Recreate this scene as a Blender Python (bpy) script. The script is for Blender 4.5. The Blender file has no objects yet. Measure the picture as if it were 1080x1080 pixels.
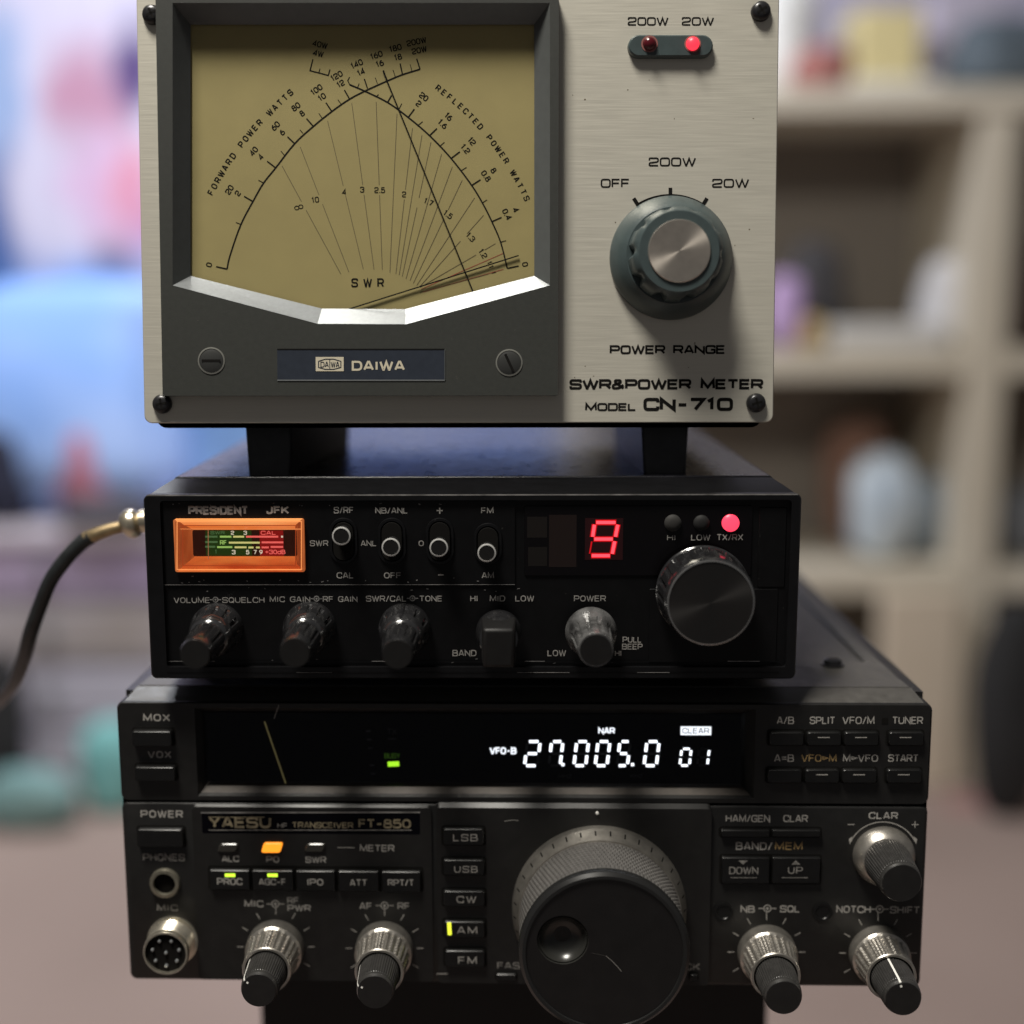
import bpy, bmesh, math, random
from mathutils import Matrix, Vector, geometry
random.seed(7)
R = math.radians
S = 0.001                      # everything below is written in millimetres
ZC = 880.0                    # height of the lens above the floor
scene = bpy.context.scene
col = scene.collection

# ------------------------------------------------------------------ camera
F, CX, CY = 1375.0, 508.0, 540.0          # focal length and principal point of the 1080 px photograph
def _unit(v): return Vector(v).normalized()
Yc = _unit(((505.5 - CX) / F, -(330 - CY) / F, 1.0))
Xc = Vector((0, 1, 0)).cross(Yc).normalized()
Zc = Yc.cross(Xc)
if Zc.y < 0: Zc = -Zc
_r = R(0.22)
_roll = Matrix(((math.cos(_r), -math.sin(_r), 0), (math.sin(_r), math.cos(_r), 0), (0, 0, 1)))
M = _roll @ Matrix((Xc, Yc, Zc)).transposed()      # world -> camera (x right, y up, z forward)
MT = M.transposed()
def ray(px, py): return MT @ Vector(((px - CX) / F, -(py - CY) / F, 1.0))
cam_d = bpy.data.cameras.new('Camera')
cam = bpy.data.objects.new('Camera', cam_d); col.objects.link(cam)
cam_d.sensor_width = 36.0; cam_d.lens = F / 1080 * 36.0
cam_d.shift_x = (540 - CX) / 1080; cam_d.shift_y = -(540 - CY) / 1080
cam_d.clip_start = 0.01; cam_d.clip_end = 50
rx, ry, rz = (MT @ Vector((1, 0, 0)), MT @ Vector((0, 1, 0)), MT @ Vector((0, 0, -1)))
cam.matrix_world = Matrix(((rx.x, ry.x, rz.x, 0), (rx.y, ry.y, rz.y, 0), (rx.z, ry.z, rz.z, ZC * S), (0, 0, 0, 1)))
cam_d.dof.use_dof = True; cam_d.dof.focus_distance = 0.369; cam_d.dof.aperture_fstop = cam_d.lens / 13.0
scene.camera = cam

# ------------------------------------------------------------------ light
world = bpy.data.worlds.new('World'); scene.world = world; world.use_nodes = True
world.node_tree.nodes['Background'].inputs[0].default_value = (0.66, 0.65, 0.66, 1)
world.node_tree.nodes['Background'].inputs[1].default_value = 0.11
def area(name, loc, target, size, power, colr):
    d = bpy.data.lights.new(name, 'AREA'); d.shape = 'RECTANGLE'; d.size, d.size_y = size; d.energy = power; d.color = colr
    o = bpy.data.objects.new(name, d); col.objects.link(o)
    o.location = Vector((loc[0], loc[1], loc[2] + ZC)) * S
    o.rotation_euler = (Vector(target) - Vector(loc)).to_track_quat('-Z', 'Y').to_euler()
    return o
area('ceiling_lamp', (-330, -20, 1200), (-20, 380, -40), (0.34, 0.34), 33, (1.0, 0.95, 0.86))
area('room_lamp', (-500, 1750, 1350), (-600, 2600, -100), (0.6, 0.4), 46, (0.90, 0.93, 1.0))
scene.view_settings.view_transform = 'Standard'; scene.view_settings.look = 'None'
scene.view_settings.exposure = 0.0; scene.view_settings.gamma = 1.0
scene.cycles.use_denoising = True
scene.cycles.max_bounces = 8; scene.cycles.transparent_max_bounces = 12
scene.cycles.sample_clamp_indirect = 4.0

# ------------------------------------------------------------------ materials
MATS = {}
def mat(name, base=(0.5, 0.5, 0.5), rough=0.5, metal=0.0, var=0.0, vscale=300, bump=0.0, bscale=2500, stretch=None,
        spec=0.5, emit=None, estr=0.0, wear=0.0, wearcol=(0.4, 0.4, 0.4), coat=0.0, rvar=0.0):
    if name in MATS: return MATS[name]
    m = bpy.data.materials.new(name); m.use_nodes = True; nt = m.node_tree; N = nt.nodes; L = nt.links
    b = N['Principled BSDF']
    b.inputs['Base Color'].default_value = (*base, 1); b.inputs['Roughness'].default_value = rough
    b.inputs['Metallic'].default_value = metal; b.inputs['Specular IOR Level'].default_value = spec
    b.inputs['Coat Weight'].default_value = coat
    if emit:
        b.inputs['Emission Color'].default_value = (*emit, 1); b.inputs['Emission Strength'].default_value = estr
    if var or bump or wear or rvar:
        tc = N.new('ShaderNodeTexCoord'); mp = N.new('ShaderNodeMapping'); L.new(tc.outputs['Object'], mp.inputs[0])
        if stretch: mp.inputs['Scale'].default_value = stretch
    if var or rvar:
        n = N.new('ShaderNodeTexNoise'); n.inputs['Scale'].default_value = vscale; n.inputs['Detail'].default_value = 4
        L.new(mp.outputs[0], n.inputs['Vector'])
    outc = None
    if var:
        cr = N.new('ShaderNodeValToRGB')
        cr.color_ramp.elements[0].position = 0.3; cr.color_ramp.elements[1].position = 0.7
        cr.color_ramp.elements[0].color = (*[max(0, c * (1 - var)) for c in base], 1)
        cr.color_ramp.elements[1].color = (*[min(1, c * (1 + var)) for c in base], 1)
        L.new(n.outputs['Fac'], cr.inputs[0]); outc = cr.outputs[0]
    if rvar:
        mr = N.new('ShaderNodeMapRange'); mr.inputs[1].default_value = 0.3; mr.inputs[2].default_value = 0.7
        mr.inputs[3].default_value = max(0.02, rough - rvar); mr.inputs[4].default_value = min(1, rough + rvar)
        L.new(n.outputs['Fac'], mr.inputs[0]); L.new(mr.outputs[0], b.inputs['Roughness'])
    if wear:
        w1 = N.new('ShaderNodeTexNoise'); w1.inputs['Scale'].default_value = 520; w1.inputs['Detail'].default_value = 6
        w1.inputs['Roughness'].default_value = 0.75; L.new(tc.outputs['Object'], w1.inputs['Vector'])
        wr = N.new('ShaderNodeValToRGB'); wr.color_ramp.elements[0].position = 0.70 - wear * 0.05; wr.color_ramp.elements[1].position = 0.78 - wear * 0.05
        L.new(w1.outputs['Fac'], wr.inputs[0])
        mx = N.new('ShaderNodeMix'); mx.data_type = 'RGBA'; L.new(wr.outputs[0], mx.inputs[0])
        mx.inputs[6].default_value = (*base, 1); mx.inputs[7].default_value = (*wearcol, 1)
        if outc: L.new(outc, mx.inputs[6])
        outc = mx.outputs[2]
    if outc: L.new(outc, b.inputs['Base Color'])
    if bump:
        n2 = N.new('ShaderNodeTexNoise'); n2.inputs['Scale'].default_value = bscale; n2.inputs['Detail'].default_value = 3
        L.new(mp.outputs[0], n2.inputs['Vector'])
        bp = N.new('ShaderNodeBump'); bp.inputs['Strength'].default_value = bump; bp.inputs['Distance'].default_value = 0.0002
        L.new(n2.outputs['Fac'], bp.inputs['Height']); L.new(bp.outputs[0], b.inputs['Normal'])
    MATS[name] = m; return m

def glow(name, c, s):
    return mat(name, base=tuple(0.3 * x for x in c), rough=0.4, emit=c, estr=s)

def pane(name, tint, gloss=0.02, ior=1.45):
    if name in MATS: return MATS[name]
    m = bpy.data.materials.new(name); m.use_nodes = True; nt = m.node_tree; nt.nodes.clear()
    o = nt.nodes.new('ShaderNodeOutputMaterial'); mx = nt.nodes.new('ShaderNodeMixShader'); t = nt.nodes.new('ShaderNodeBsdfTransparent')
    g = nt.nodes.new('ShaderNodeBsdfGlossy'); f = nt.nodes.new('ShaderNodeFresnel')
    t.inputs[0].default_value = (*tint, 1); g.inputs['Roughness'].default_value = gloss; f.inputs[0].default_value = ior
    nt.links.new(f.outputs[0], mx.inputs[0]); nt.links.new(t.outputs[0], mx.inputs[1]); nt.links.new(g.outputs[0], mx.inputs[2])
    nt.links.new(mx.outputs[0], o.inputs[0]); MATS[name] = m; return m

# ------------------------------------------------------------------ mesh helpers
def rrect(x0, x1, z0, z1, r, n=5):
    r = max(1e-4, min(r, (x1 - x0) / 2 - 1e-4, (z1 - z0) / 2 - 1e-4)); p = []
    for cx, cz, a0 in ((x1 - r, z1 - r, 0), (x0 + r, z1 - r, 90), (x0 + r, z0 + r, 180), (x1 - r, z0 + r, 270)):
        for i in range(n + 1):
            a = R(a0 + 90 * i / n); p.append((cx + r * math.cos(a), cz + r * math.sin(a)))
    return p

class MB:
    def __init__(s): s.v = []; s.f = []
    def add(s, vs, fs):
        o = len(s.v); s.v += [tuple(v) for v in vs]; s.f += [tuple(i + o for i in f) for f in fs]; return s
    def loft(s, loops, cap0=True, cap1=True, closed=True):
        n = len(loops[0]); vs = [p for l in loops for p in l]; fs = []
        for k in range(len(loops) - 1):
            for i in range(n if closed else n - 1):
                j = (i + 1) % n; fs.append((k * n + i, k * n + j, (k + 1) * n + j, (k + 1) * n + i))
        if cap0: fs.append(tuple(range(n))[::-1])
        if cap1: fs.append(tuple((len(loops) - 1) * n + i for i in range(n)))
        return s.add(vs, fs)
    def box(s, x0, x1, y0, y1, z0, z1):
        return s.loft([[(x0, y, z0), (x1, y, z0), (x1, y, z1), (x0, y, z1)] for y in (y0, y1)])
    def rbox(s, x0, x1, z0, z1, r, ys, cap0=True, cap1=True, n=5):      # ys: (y, inset) pairs, front first
        return s.loft([[(x, y, z) for x, z in rrect(x0 + i, x1 - i, z0 + i, z1 - i, max(.05, r - i), n)] for y, i in ys], cap0, cap1)
    def lathe(s, cx, cz, prof, n=48, mod=None, cap0=True, cap1=True):   # prof: (radius, height off the panel)
        loops = []
        for k, (r, w) in enumerate(prof):
            loops.append([(cx + (rr := r * (mod(2 * math.pi * i / n, i, k) if mod else 1)) * math.cos(2 * math.pi * i / n), -w, cz + rr * math.sin(2 * math.pi * i / n)) for i in range(n)])
        return s.loft(loops, cap0, cap1)
    def poly(s, outer, holes=(), y=0.0):
        loops = [[Vector((a, b, 0)) for a, b in l] for l in [outer, *holes]]
        tri = geometry.tessellate_polygon(loops); flat = [p for l in loops for p in l]
        return s.add([(p.x, y, p.y) for p in flat], [tuple(t) for t in tri])
    def ribbon(s, pts, th, y=0.0, closed=False):
        n = len(pts); L = []; Rr = []
        for i in range(n):
            a = Vector(pts[i - 1]) if (i > 0 or closed) else None; c = Vector(pts[(i + 1) % n]) if (i < n - 1 or closed) else None
            p = Vector(pts[i]); d1 = (p - a).normalized() if a is not None else None; d2 = (c - p).normalized() if c is not None else None
            d1 = d1 if d1 is not None else d2; d2 = d2 if d2 is not None else d1
            n1 = Vector((-d1.y, d1.x)); n2 = Vector((-d2.y, d2.x)); m = (n1 + n2)
            m = m.normalized() if m.length > 1e-6 else n1; k = th / 2 / max(0.35, m.dot(n1))
            L.append((p.x + m.x * k, y, p.y + m.y * k)); Rr.append((p.x - m.x * k, y, p.y - m.y * k))
        fs = [(i, (i + 1) % n, n + (i + 1) % n, n + i) for i in range(n if closed else n - 1)]
        return s.add(L + Rr, fs)
    def tube(s, pts, rad, n=14):
        P = [Vector(p) for p in pts]; loops = []; up = Vector((0, 0, 1)); prev = None
        for i, p in enumerate(P):
            t = (P[min(i + 1, len(P) - 1)] - P[max(i - 1, 0)]).normalized()
            a = (prev if prev is not None else (up if abs(t.z) < .9 else Vector((1, 0, 0)))); a = (a - t * a.dot(t)).normalized(); prev = a
            b = t.cross(a); r = rad[i] if isinstance(rad, (list, tuple)) else rad
            loops.append([tuple(p + (a * math.cos(2 * math.pi * k / n) + b * math.sin(2 * math.pi * k / n)) * r) for k in range(n)])
        return s.loft(loops)
    def build(s, name, m, parent=None, smooth=35, bevel=0, seg=2, kind=None):
        me = bpy.data.meshes.new(name); bm = bmesh.new()
        vs = [bm.verts.new((a * S, b * S, c * S)) for a, b, c in s.v]
        for f in s.f:
            try: bm.faces.new([vs[i] for i in f])
            except ValueError: pass
        bmesh.ops.remove_doubles(bm, verts=bm.verts, dist=1e-7)
        bmesh.ops.recalc_face_normals(bm, faces=bm.faces); bm.to_mesh(me); bm.free()
        if smooth:
            me.polygons.foreach_set('use_smooth', [True] * len(me.polygons)); me.set_sharp_from_angle(angle=R(smooth))
        o = bpy.data.objects.new(name, me); col.objects.link(o); me.materials.append(m)
        if parent is not None: o.parent = parent
        if bevel:
            b = o.modifiers.new('Bevel', 'BEVEL'); b.width = bevel * S; b.segments = seg; b.limit_method = 'ANGLE'; b.angle_limit = R(40)
        if kind: o['kind'] = kind
        return o

def fillet(pts, r, closed=False, n=4, only=None):
    out = []; N = len(pts)
    for i, p in enumerate(pts):
        p = Vector(p)
        if (not closed and i in (0, N - 1)) or (only is not None and i not in only): out.append(tuple(p)); continue
        a = Vector(pts[i - 1]) - p; b = Vector(pts[(i + 1) % N]) - p
        k = min(r, a.length * .49, b.length * .49); A = p + a.normalized() * k; B = p + b.normalized() * k
        for j in range(n + 1):
            t = j / n; q = A * (1 - t) ** 2 + p * 2 * t * (1 - t) + B * t * t; out.append(tuple(q))
    return out
def spline(pts, n=6):
    P = [Vector(p) for p in pts]; P = [2 * P[0] - P[1]] + P + [2 * P[-1] - P[-2]]; out = []
    for i in range(1, len(P) - 2):
        for j in range(n):
            t = j / n; out.append(tuple(0.5 * ((2 * P[i]) + (P[i + 1] - P[i - 1]) * t + (2 * P[i - 1] - 5 * P[i] + 4 * P[i + 1] - P[i + 2]) * t * t + (3 * P[i] - P[i - 1] - 3 * P[i + 1] + P[i + 2]) * t ** 3)))
    return out + [tuple(P[-2])]

# ------------------------------------------------------------------ lettering: stroke alphabets on a unit box
# kinds: s sharp, o rounded joints, c closed round, d/p/b rounded on the right side only
G = {'0': [('c', [(0, 0), (0, 1), (1, 1), (1, 0)])], '1': [('s', [(.1, .8), (.6, 1), (.6, 0)])],
     '2': [('o', [(0, .72), (0, 1), (1, 1), (1, .5), (0, .36), (0, 0)]), ('s', [(0, 0), (1, 0)])], '7': [('s', [(0, 1), (1, 1), (.35, 0)])],
     '3': [('o', [(0, .74), (0, 1), (1, 1), (1, .53), (.4, .53)]), ('o', [(.4, .53), (1, .53), (1, 0), (0, 0), (0, .26)])], '4': [('s', [(.78, 0), (.78, 1), (0, .28), (1, .28)])],
     '5': [('s', [(.95, 1), (.12, 1), (.04, .5)]), ('o', [(.04, .47), (.3, .62), (1, .62), (1, 0), (0, 0), (0, .25)])], '6': [('o', [(.82, 1), (.25, .82), (0, .45), (0, .25)]), ('c', [(0, 0), (0, .58), (1, .58), (1, 0)])],
     '8': [('c', [(.1, .54), (.1, 1), (.9, 1), (.9, .54)]), ('c', [(0, 0), (0, .53), (1, .53), (1, 0)])], '9': [('o', [(.18, 0), (.75, .18), (1, .55), (1, .75)]), ('c', [(0, .42), (0, 1), (1, 1), (1, .42)])],
     'A': [('s', [(0, 0), (.43, 1), (.57, 1), (1, 0)]), ('s', [(.18, .28), (.82, .28)])], 'B': [('p', [(0, .52), (0, 1), (.93, 1), (.93, .52), (0, .52)]), ('p', [(0, .52), (0, 0), (1, 0), (1, .52), (0, .52)])],
     'C': [('o', [(1, .7), (1, 1), (0, 1), (0, 0), (1, 0), (1, .3)])],
     'D': [('d', [(0, 0), (0, 1), (1, 1), (1, 0)])], 'E': [('s', [(1, 1), (0, 1), (0, 0), (1, 0)]), ('s', [(0, .52), (.92, .52)])],
     'F': [('s', [(1, 1), (0, 1), (0, 0)]), ('s', [(0, .5), (.92, .5)])], 'G': [('o', [(1, .74), (1, 1), (0, 1), (0, 0), (1, 0), (1, .48)]), ('s', [(1, 0), (1, .48), (.55, .48)])],
     'H': [('s', [(0, 0), (0, 1)]), ('s', [(1, 0), (1, 1)]), ('s', [(0, .52), (1, .52)])], 'I': [('s', [(.5, 0), (.5, 1)])], 'J': [('o', [(.95, 1), (.95, 0), (0, 0), (0, .34)])],
     'K': [('s', [(0, 0), (0, 1)]), ('s', [(1, 1), (.05, .38)]), ('s', [(.34, .58), (1, 0)])], 'L': [('s', [(0, 1), (0, 0), (1, 0)])], 'M': [('s', [(0, 0), (.04, 1), (.5, .1), (.96, 1), (1, 0)])],
     'N': [('s', [(0, 0), (0, 1), (1, 0), (1, 1)])], 'P': [('p', [(0, 0), (0, 1), (1, 1), (1, .44), (0, .44)])], 'Q': [('c', [(0, 0), (0, 1), (1, 1), (1, 0)]), ('s', [(.6, .25), (1.02, -.06)])],
     'R': [('p', [(0, 0), (0, 1), (1, 1), (1, .46), (0, .46)]), ('s', [(.6, .46), (1, 0)])], 'S': [('o', [(1, .73), (1, 1), (0, 1), (0, .53), (1, .49), (1, 0), (0, 0), (0, .27)])],
     'T': [('s', [(0, 1), (1, 1)]), ('s', [(.5, 1), (.5, 0)])], 'U': [('o', [(0, 1), (0, 0), (1, 0), (1, 1)])], 'V': [('s', [(0, 1), (.45, 0), (.55, 0), (1, 1)])],
     'W': [('s', [(0, 1), (.24, 0), (.28, 0), (.5, .95), (.72, 0), (.76, 0), (1, 1)])], 'X': [('s', [(0, 0), (1, 1)]), ('s', [(0, 1), (1, 0)])], 'Y': [('s', [(0, 1), (.5, .45), (1, 1)]), ('s', [(.5, .45), (.5, 0)])], 'Z': [('s', [(0, 1), (1, 1), (0, 0), (1, 0)])],
     'd': [('s', [(1, 0), (1, 1)]), ('c', [(0, 0), (0, .66), (1, .66), (1, 0)])], 'z': [('s', [(0, .66), (1, .66), (0, 0), (1, 0)])],
     '&': [('o', [(1, 0), (.2, .74), (.2, 1), (.72, 1), (.72, .68), (0, .4), (0, 0), (.6, 0), (1, .42)])],
     '-': [('s', [(.1, .45), (.9, .45)])], '/': [('s', [(0, -.05), (1, 1.05)])], '=': [('s', [(0, .33), (1, .33)]), ('s', [(0, .66), (1, .66)])], '+': [('s', [(0, .5), (1, .5)]), ('s', [(.5, .15), (.5, .85)])],
     '.': [('s', [(.5, -.06), (.5, .1)])], '>': [('s', [(0, .28), (0, .72), (1, .5), (0, .28)])]}
G['O'] = G['0']
GW = {'1': .62, '-': .75, 'M': 1.22, 'W': 1.4, '&': 1.05, 'E': .88, 'F': .83, 'L': .8, 'T': .95, 'I': .18, '/': .55, '.': .2, 'J': .8, ' ': .6, '=': .85, '>': .9, 'V': 1.05, 'X': 1.0}
def stroke_text(body, W, H, th, gap=0.34, round_=.46, k=None, thx=None):
    """strokes of a word in the box (0..W, 0..H); k fixes the letter width, else the word fills W"""
    adv = []; t = 0
    for ch in body:
        w = GW.get(ch, 1.0); adv.append((t, w)); t += w + gap
    t -= gap; k = k if k else (W - th) / t; h = H - th; out = []
    for ch, (a, w) in zip(body, adv):
        for kind, pts in G.get(ch, ()):
            P = [(th / 2 + (a + p[0] * w) * k, th / 2 + p[1] * h) for p in pts]; rad = round_ * h
            if kind == 'c': out.append((fillet(P, rad, True), True))
            elif kind == 'd': out.append((fillet(P, rad, True, only=(2, 3)), True))
            elif kind == 'p': out.append((fillet(P, rad, False, only=(2, 3)), False))
            elif kind == 'o': out.append((fillet(P, rad, False), False))
            else: out.append((P, False))
    return out, t * k + th
def wide_text(mb, body, x0, x1, z0, z1, th, y):
    st, _ = stroke_text(body, x1 - x0, z1 - z0, th, .28, .3)
    for i, (P, cl) in enumerate(st): mb.ribbon([(x0 + p[0], z0 + p[1]) for p in P], th, y - .0008 * (i % 9), cl)

# ------------------------------------------------------------------ devices: local x right, y away, z up, front panel at y = 0
class Dev:
    def __init__(s, name, origin, yaw=0, lean=0, roll=0):
        s.o = bpy.data.objects.new(name, None); col.objects.link(s.o); s.o.empty_display_size = .02
        s.O = Vector(origin); s.o.location = (s.O + Vector((0, 0, ZC))) * S; s.o.rotation_euler = (R(lean), R(roll), R(yaw))
        s.Rt = s.o.rotation_euler.to_matrix().transposed(); s.C = s.Rt @ (-s.O)
    def P(s, px, py, w=0.0):                      # the point of the plane w mm in front of the panel seen at a pixel
        d = s.Rt @ ray(px, py); t = (-w - s.C.y) / d.y; q = s.C + d * t; return (q.x, q.z)
    def box(s, x0, y0, x1, y1, w=0.0):            # pixel box -> x0, x1, z0, z1
        a = s.P(x0, (y0 + y1) / 2, w)[0]; b = s.P(x1, (y0 + y1) / 2, w)[0]; m = (x0 + x1) / 2
        return a, b, s.P(m, y1, w)[1], s.P(m, y0, w)[1]
    def text(s, body, box, m, parent, w=0.0, bold=0.0, space=1.0, shear=0.0, name='lettering'):
        a, b, c, d = s.box(*box, w); H = d - c; th = min((.128 + 2.3 * bold) * H, .4 * H); st, _ = stroke_text(body, b - a, H, th, .34 * space + .5 * bold); q = MB()
        for i, (P, cl) in enumerate(st): q.ribbon([(a + x + shear * (z - H / 2), c + z) for x, z in P], th, -w - .06 - .0008 * (i % 9), cl)
        return q.build(name, m, parent, smooth=0)
    def rot_text(s, body, cxy, hpx, ang, m, parent, w=0.0, bold=0.0, space=1.0, name='lettering', wide=1.0):
        c, z = s.P(*cxy, w); H = hpx * s.mm(w); th = (.145 + 2.4 * bold) * H; st, W = stroke_text(body, 0, H, th, .4 * space, .46, .56 * H * wide); ca, sa = math.cos(R(ang)), math.sin(R(ang)); q = MB()
        for i, (P, cl) in enumerate(st): q.ribbon([(c + (x - W / 2) * ca - (y - H / 2) * sa, z + (x - W / 2) * sa + (y - H / 2) * ca) for x, y in P], th, -w - .06 - .0008 * (i % 9), cl)
        return q.build(name, m, parent, smooth=0)
    def mm(s, w=0.0): return (s.P(541, 540, w)[0] - s.P(539, 540, w)[0]) / 2      # mm per pixel
    def line(s, pts, th, w=0.0): return [s.P(*p, w) for p in pts], th
    def bar(s, m, parent, pts, thpx, w=0.0, name='line', dy=.06, closed=False):
        return MB().ribbon([s.P(*p, w) for p in pts], thpx * s.mm(w), -w - dy, closed).build(name, m, parent, smooth=0)

def tag(o, label, cat, group=None):
    o['label'] = label; o['category'] = cat
    if group: o['group'] = group
    return o

# ================================================================== 1  SWR and power meter (top of the stack)
m_plate = mat('brushed_aluminium', (0.61, 0.585, 0.505), 0.45, 0.5, var=0.03, vscale=2200, bump=0.09, bscale=3200, stretch=(0.03, 1, 1), rvar=0.05, wear=.25, wearcol=(.30, .27, .22))
m_bez = mat('olive_grey_plastic', (0.029, 0.031, 0.0275), 0.5, 0, var=0.08, vscale=700, bump=0.12, bscale=3500, wear=0.35, wearcol=(.16, .15, .13))
m_bezin = mat('olive_grey_plastic_smooth', (0.075, 0.080, 0.078), 0.28, 0, var=0.06, vscale=400)
m_dial = mat('olive_dial_card', (0.300, 0.250, 0.105), 0.7, 0, var=0.035, vscale=120)
m_ink = mat('black_ink', (0.006, 0.0055, 0.005), 0.8, spec=.12)
m_inkthin = mat('faded_black_ink', (0.085, 0.065, 0.03), 0.7)
m_red = mat('red_ink', (0.30, 0.05, 0.03), 0.7)
m_silver = mat('silver_trim', (0.34, 0.36, 0.37), 0.34, 0.65, var=0.05, vscale=900, bump=0.10, bscale=4000)
m_blk = mat('black_steel', (0.012, 0.012, 0.013), 0.35, 0, var=0.2, vscale=600, bump=0.15, bscale=2200)
m_screw = mat('black_screw', (0.020, 0.020, 0.022), 0.30, 0.3)
m_rub = mat('black_rubber', (0.011, 0.011, 0.012), 0.6, var=0.25, vscale=500, bump=0.2, bscale=1800)
m_knobD = mat('slate_plastic', (0.045, 0.062, 0.064), 0.33, 0, var=0.10, vscale=300, wear=0.3, wearcol=(.12, .14, .14))
m_spun = mat('spun_aluminium', (0.55, 0.50, 0.44), 0.30, 0.85, var=0.06, vscale=500)
def spun(m, an=.85):
    nt = m.node_tree; t = nt.nodes.new('ShaderNodeTangent'); t.direction_type = 'RADIAL'; t.axis = 'Y'
    b = nt.nodes['Principled BSDF']; b.inputs['Anisotropic'].default_value = an; nt.links.new(t.outputs[0], b.inputs['Tangent'])
spun(m_spun)
m_name = mat('blue_black_nameplate', (0.030, 0.037, 0.052), 0.35, 0.2, var=0.08, vscale=500)
m_cream = mat('cream_print', (0.55, 0.50, 0.38), 0.6)

D = Dev('swr_power_meter', (-5.0, 372.2, -47.95), 0.05, -4.7, 0.15)
tag(D.o, 'silver and olive analogue meter with crossed needles, standing on top of the two black radios', 'meter')
xl, xr = D.P(149.5, 300)[0], D.P(817.6, 300)[0]; zb = D.P(485, 446)[1]; zt = zb + 120.6
wh = D.box(188, 12, 577, 348, 0); wh = [(wh[0], wh[2]), (wh[1], wh[2]), (wh[1], wh[3]), (wh[0], wh[3])]
b = MB().poly(rrect(xl + .25, xr - .25, zb + .25, zt - .25, 2.0), [wh], 0)
b.rbox(xl, xr, zb, zt, 2.2, [(0, .25), (.25, 0), (2.0, 0)], False, False); b.loft([[(x, y, z) for x, z in wh] for y in (0, 2.0)], False, False)
plate = b.build('front_plate', m_plate, D.o)
case = MB().loft([[(x, y, z) for x, z in rrect(xl + 3, xr - 3, zb - 1.4 + .0822 * (y - 2), zt - 1.5, 3)] for y in (2.0, 128)], False).build('case_cover', m_blk, D.o, bevel=.4)
m_foot = mat('foot_plastic', (.018, .018, .020), .45, var=.3, vscale=300, bump=.25, bscale=900)
for x0, x1, dx in ((D.P(258, 470, -8)[0], D.P(307.5, 470, -8)[0], 9.0), (D.P(677, 470, -8)[0], D.P(727, 470, -8)[0], 0)):
    loops = []
    for y, i in ((9.5, .5), (10.2, 0), (92, 0)):
        z0 = 0.0822 * y; zt_ = zb - 1.4 + .0822 * (y - 2) - .05; e = dx * (y - 9.5) / 82; loops.append([(x0 + i + .9, y, z0), (x1 - i - .7 + e, y, z0), (x1 - i + e, y, zt_), (x0 + i, y, zt_)])
    MB().loft(loops).build('foot', m_foot, D.o, bevel=.3)

def cross_screw(dev, px, py, rpx, w, parent, ang=20, h=2.2, name='screw'):
    c, z = dev.P(px, py, w); r = rpx * dev.mm(w)
    o = MB().lathe(c, z, [(r, w), (r, w + h * .3), (r * .93, w + h * .65), (r * .7, w + h * .93), (r * .35, w + h)], 32).build(name, m_screw, parent)
    b = MB()
    for a in (0, 90):
        ca, sa = math.cos(R(ang + a)), math.sin(R(ang + a)); L, T = r * .55, r * .11
        b.poly([(c + ca * i - sa * j, z + sa * i + ca * j) for i, j in ((-L, -T), (L, -T), (L, T), (-L, T))], (), -(w + h * 1.02))
    b.build('cross_slot', m_ink, o if parent.parent is None else parent, smooth=0)
for px, py, a in ((161, 16, 25), (802, 12.5, 35), (171.5, 426, 10), (797, 425, 15)):
    cross_screw(D, px, py, 10.2, 0, D.o, a)

# bezel with the polygonal window
WB = 4.2
bo = [D.P(171.5, -6, WB), D.P(588.4, -6, WB), D.P(588.4, 417, WB), D.P(171.5, 417, WB)]
bo = [(bo[3][0], bo[0][1]), (bo[2][0], bo[0][1]), (bo[2][0], bo[2][1]), (bo[3][0], bo[2][1])]
win_o = [(182, 3), (580, 3), (580, 301), (428, 342), (335, 341.5), (182, 301)]
win_i = [(201, 26), (563.5, 26), (563.5, 291), (427.5, 326), (339.5, 325.5), (201, 291)]
WI = -2.0
ho = [D.P(x, y, WB) for x, y in win_o]; hi = [D.P(x, y, WI) for x, y in win_i]
b = MB().poly(bo, [ho], -WB)
b.loft([[(x, -WB, z) for x, z in bo], [(x, -.02, z) for x, z in bo]], False, False)
bez = b.build('meter_bezel', m_bez, D.o, smooth=0)
MB().loft([[(x, -WB, z) for x, z in (ho[5], ho[0], ho[1], ho[2])], [(x, -WI, z) for x, z in (hi[5], hi[0], hi[1], hi[2])]], False, False, closed=False).build('window_reveal', m_bezin, bez, smooth=0)
for i in (2, 3, 4):
    MB().add([(ho[i][0], -WB - .05, ho[i][1]), (ho[i + 1][0], -WB - .05, ho[i + 1][1]), (hi[i + 1][0], -WI, hi[i + 1][1]), (hi[i][0], -WI, hi[i][1])], [(0, 1, 2, 3)]).build('silver_trim_strip', m_silver, bez, smooth=0)
WD = -2.8
db = D.box(192, 18, 574, 352, WD)
dial = MB().box(db[0], db[1], -WD, -WD + 1, db[2], db[3]).build('dial_card', m_dial, D.o)
gp = [D.P(x, y, WI + .6) for x, y in [(200, 25), (565, 25), (565, 290.5), (428, 325), (339, 325), (200, 290.5)]]
pane_clear = pane('clear_pane', (.97, .97, .95), 0.03, 1.25)
MB().poly(gp, (), -(WI - .2)).build('window_pane', pane_clear, D.o, smooth=0)

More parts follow.
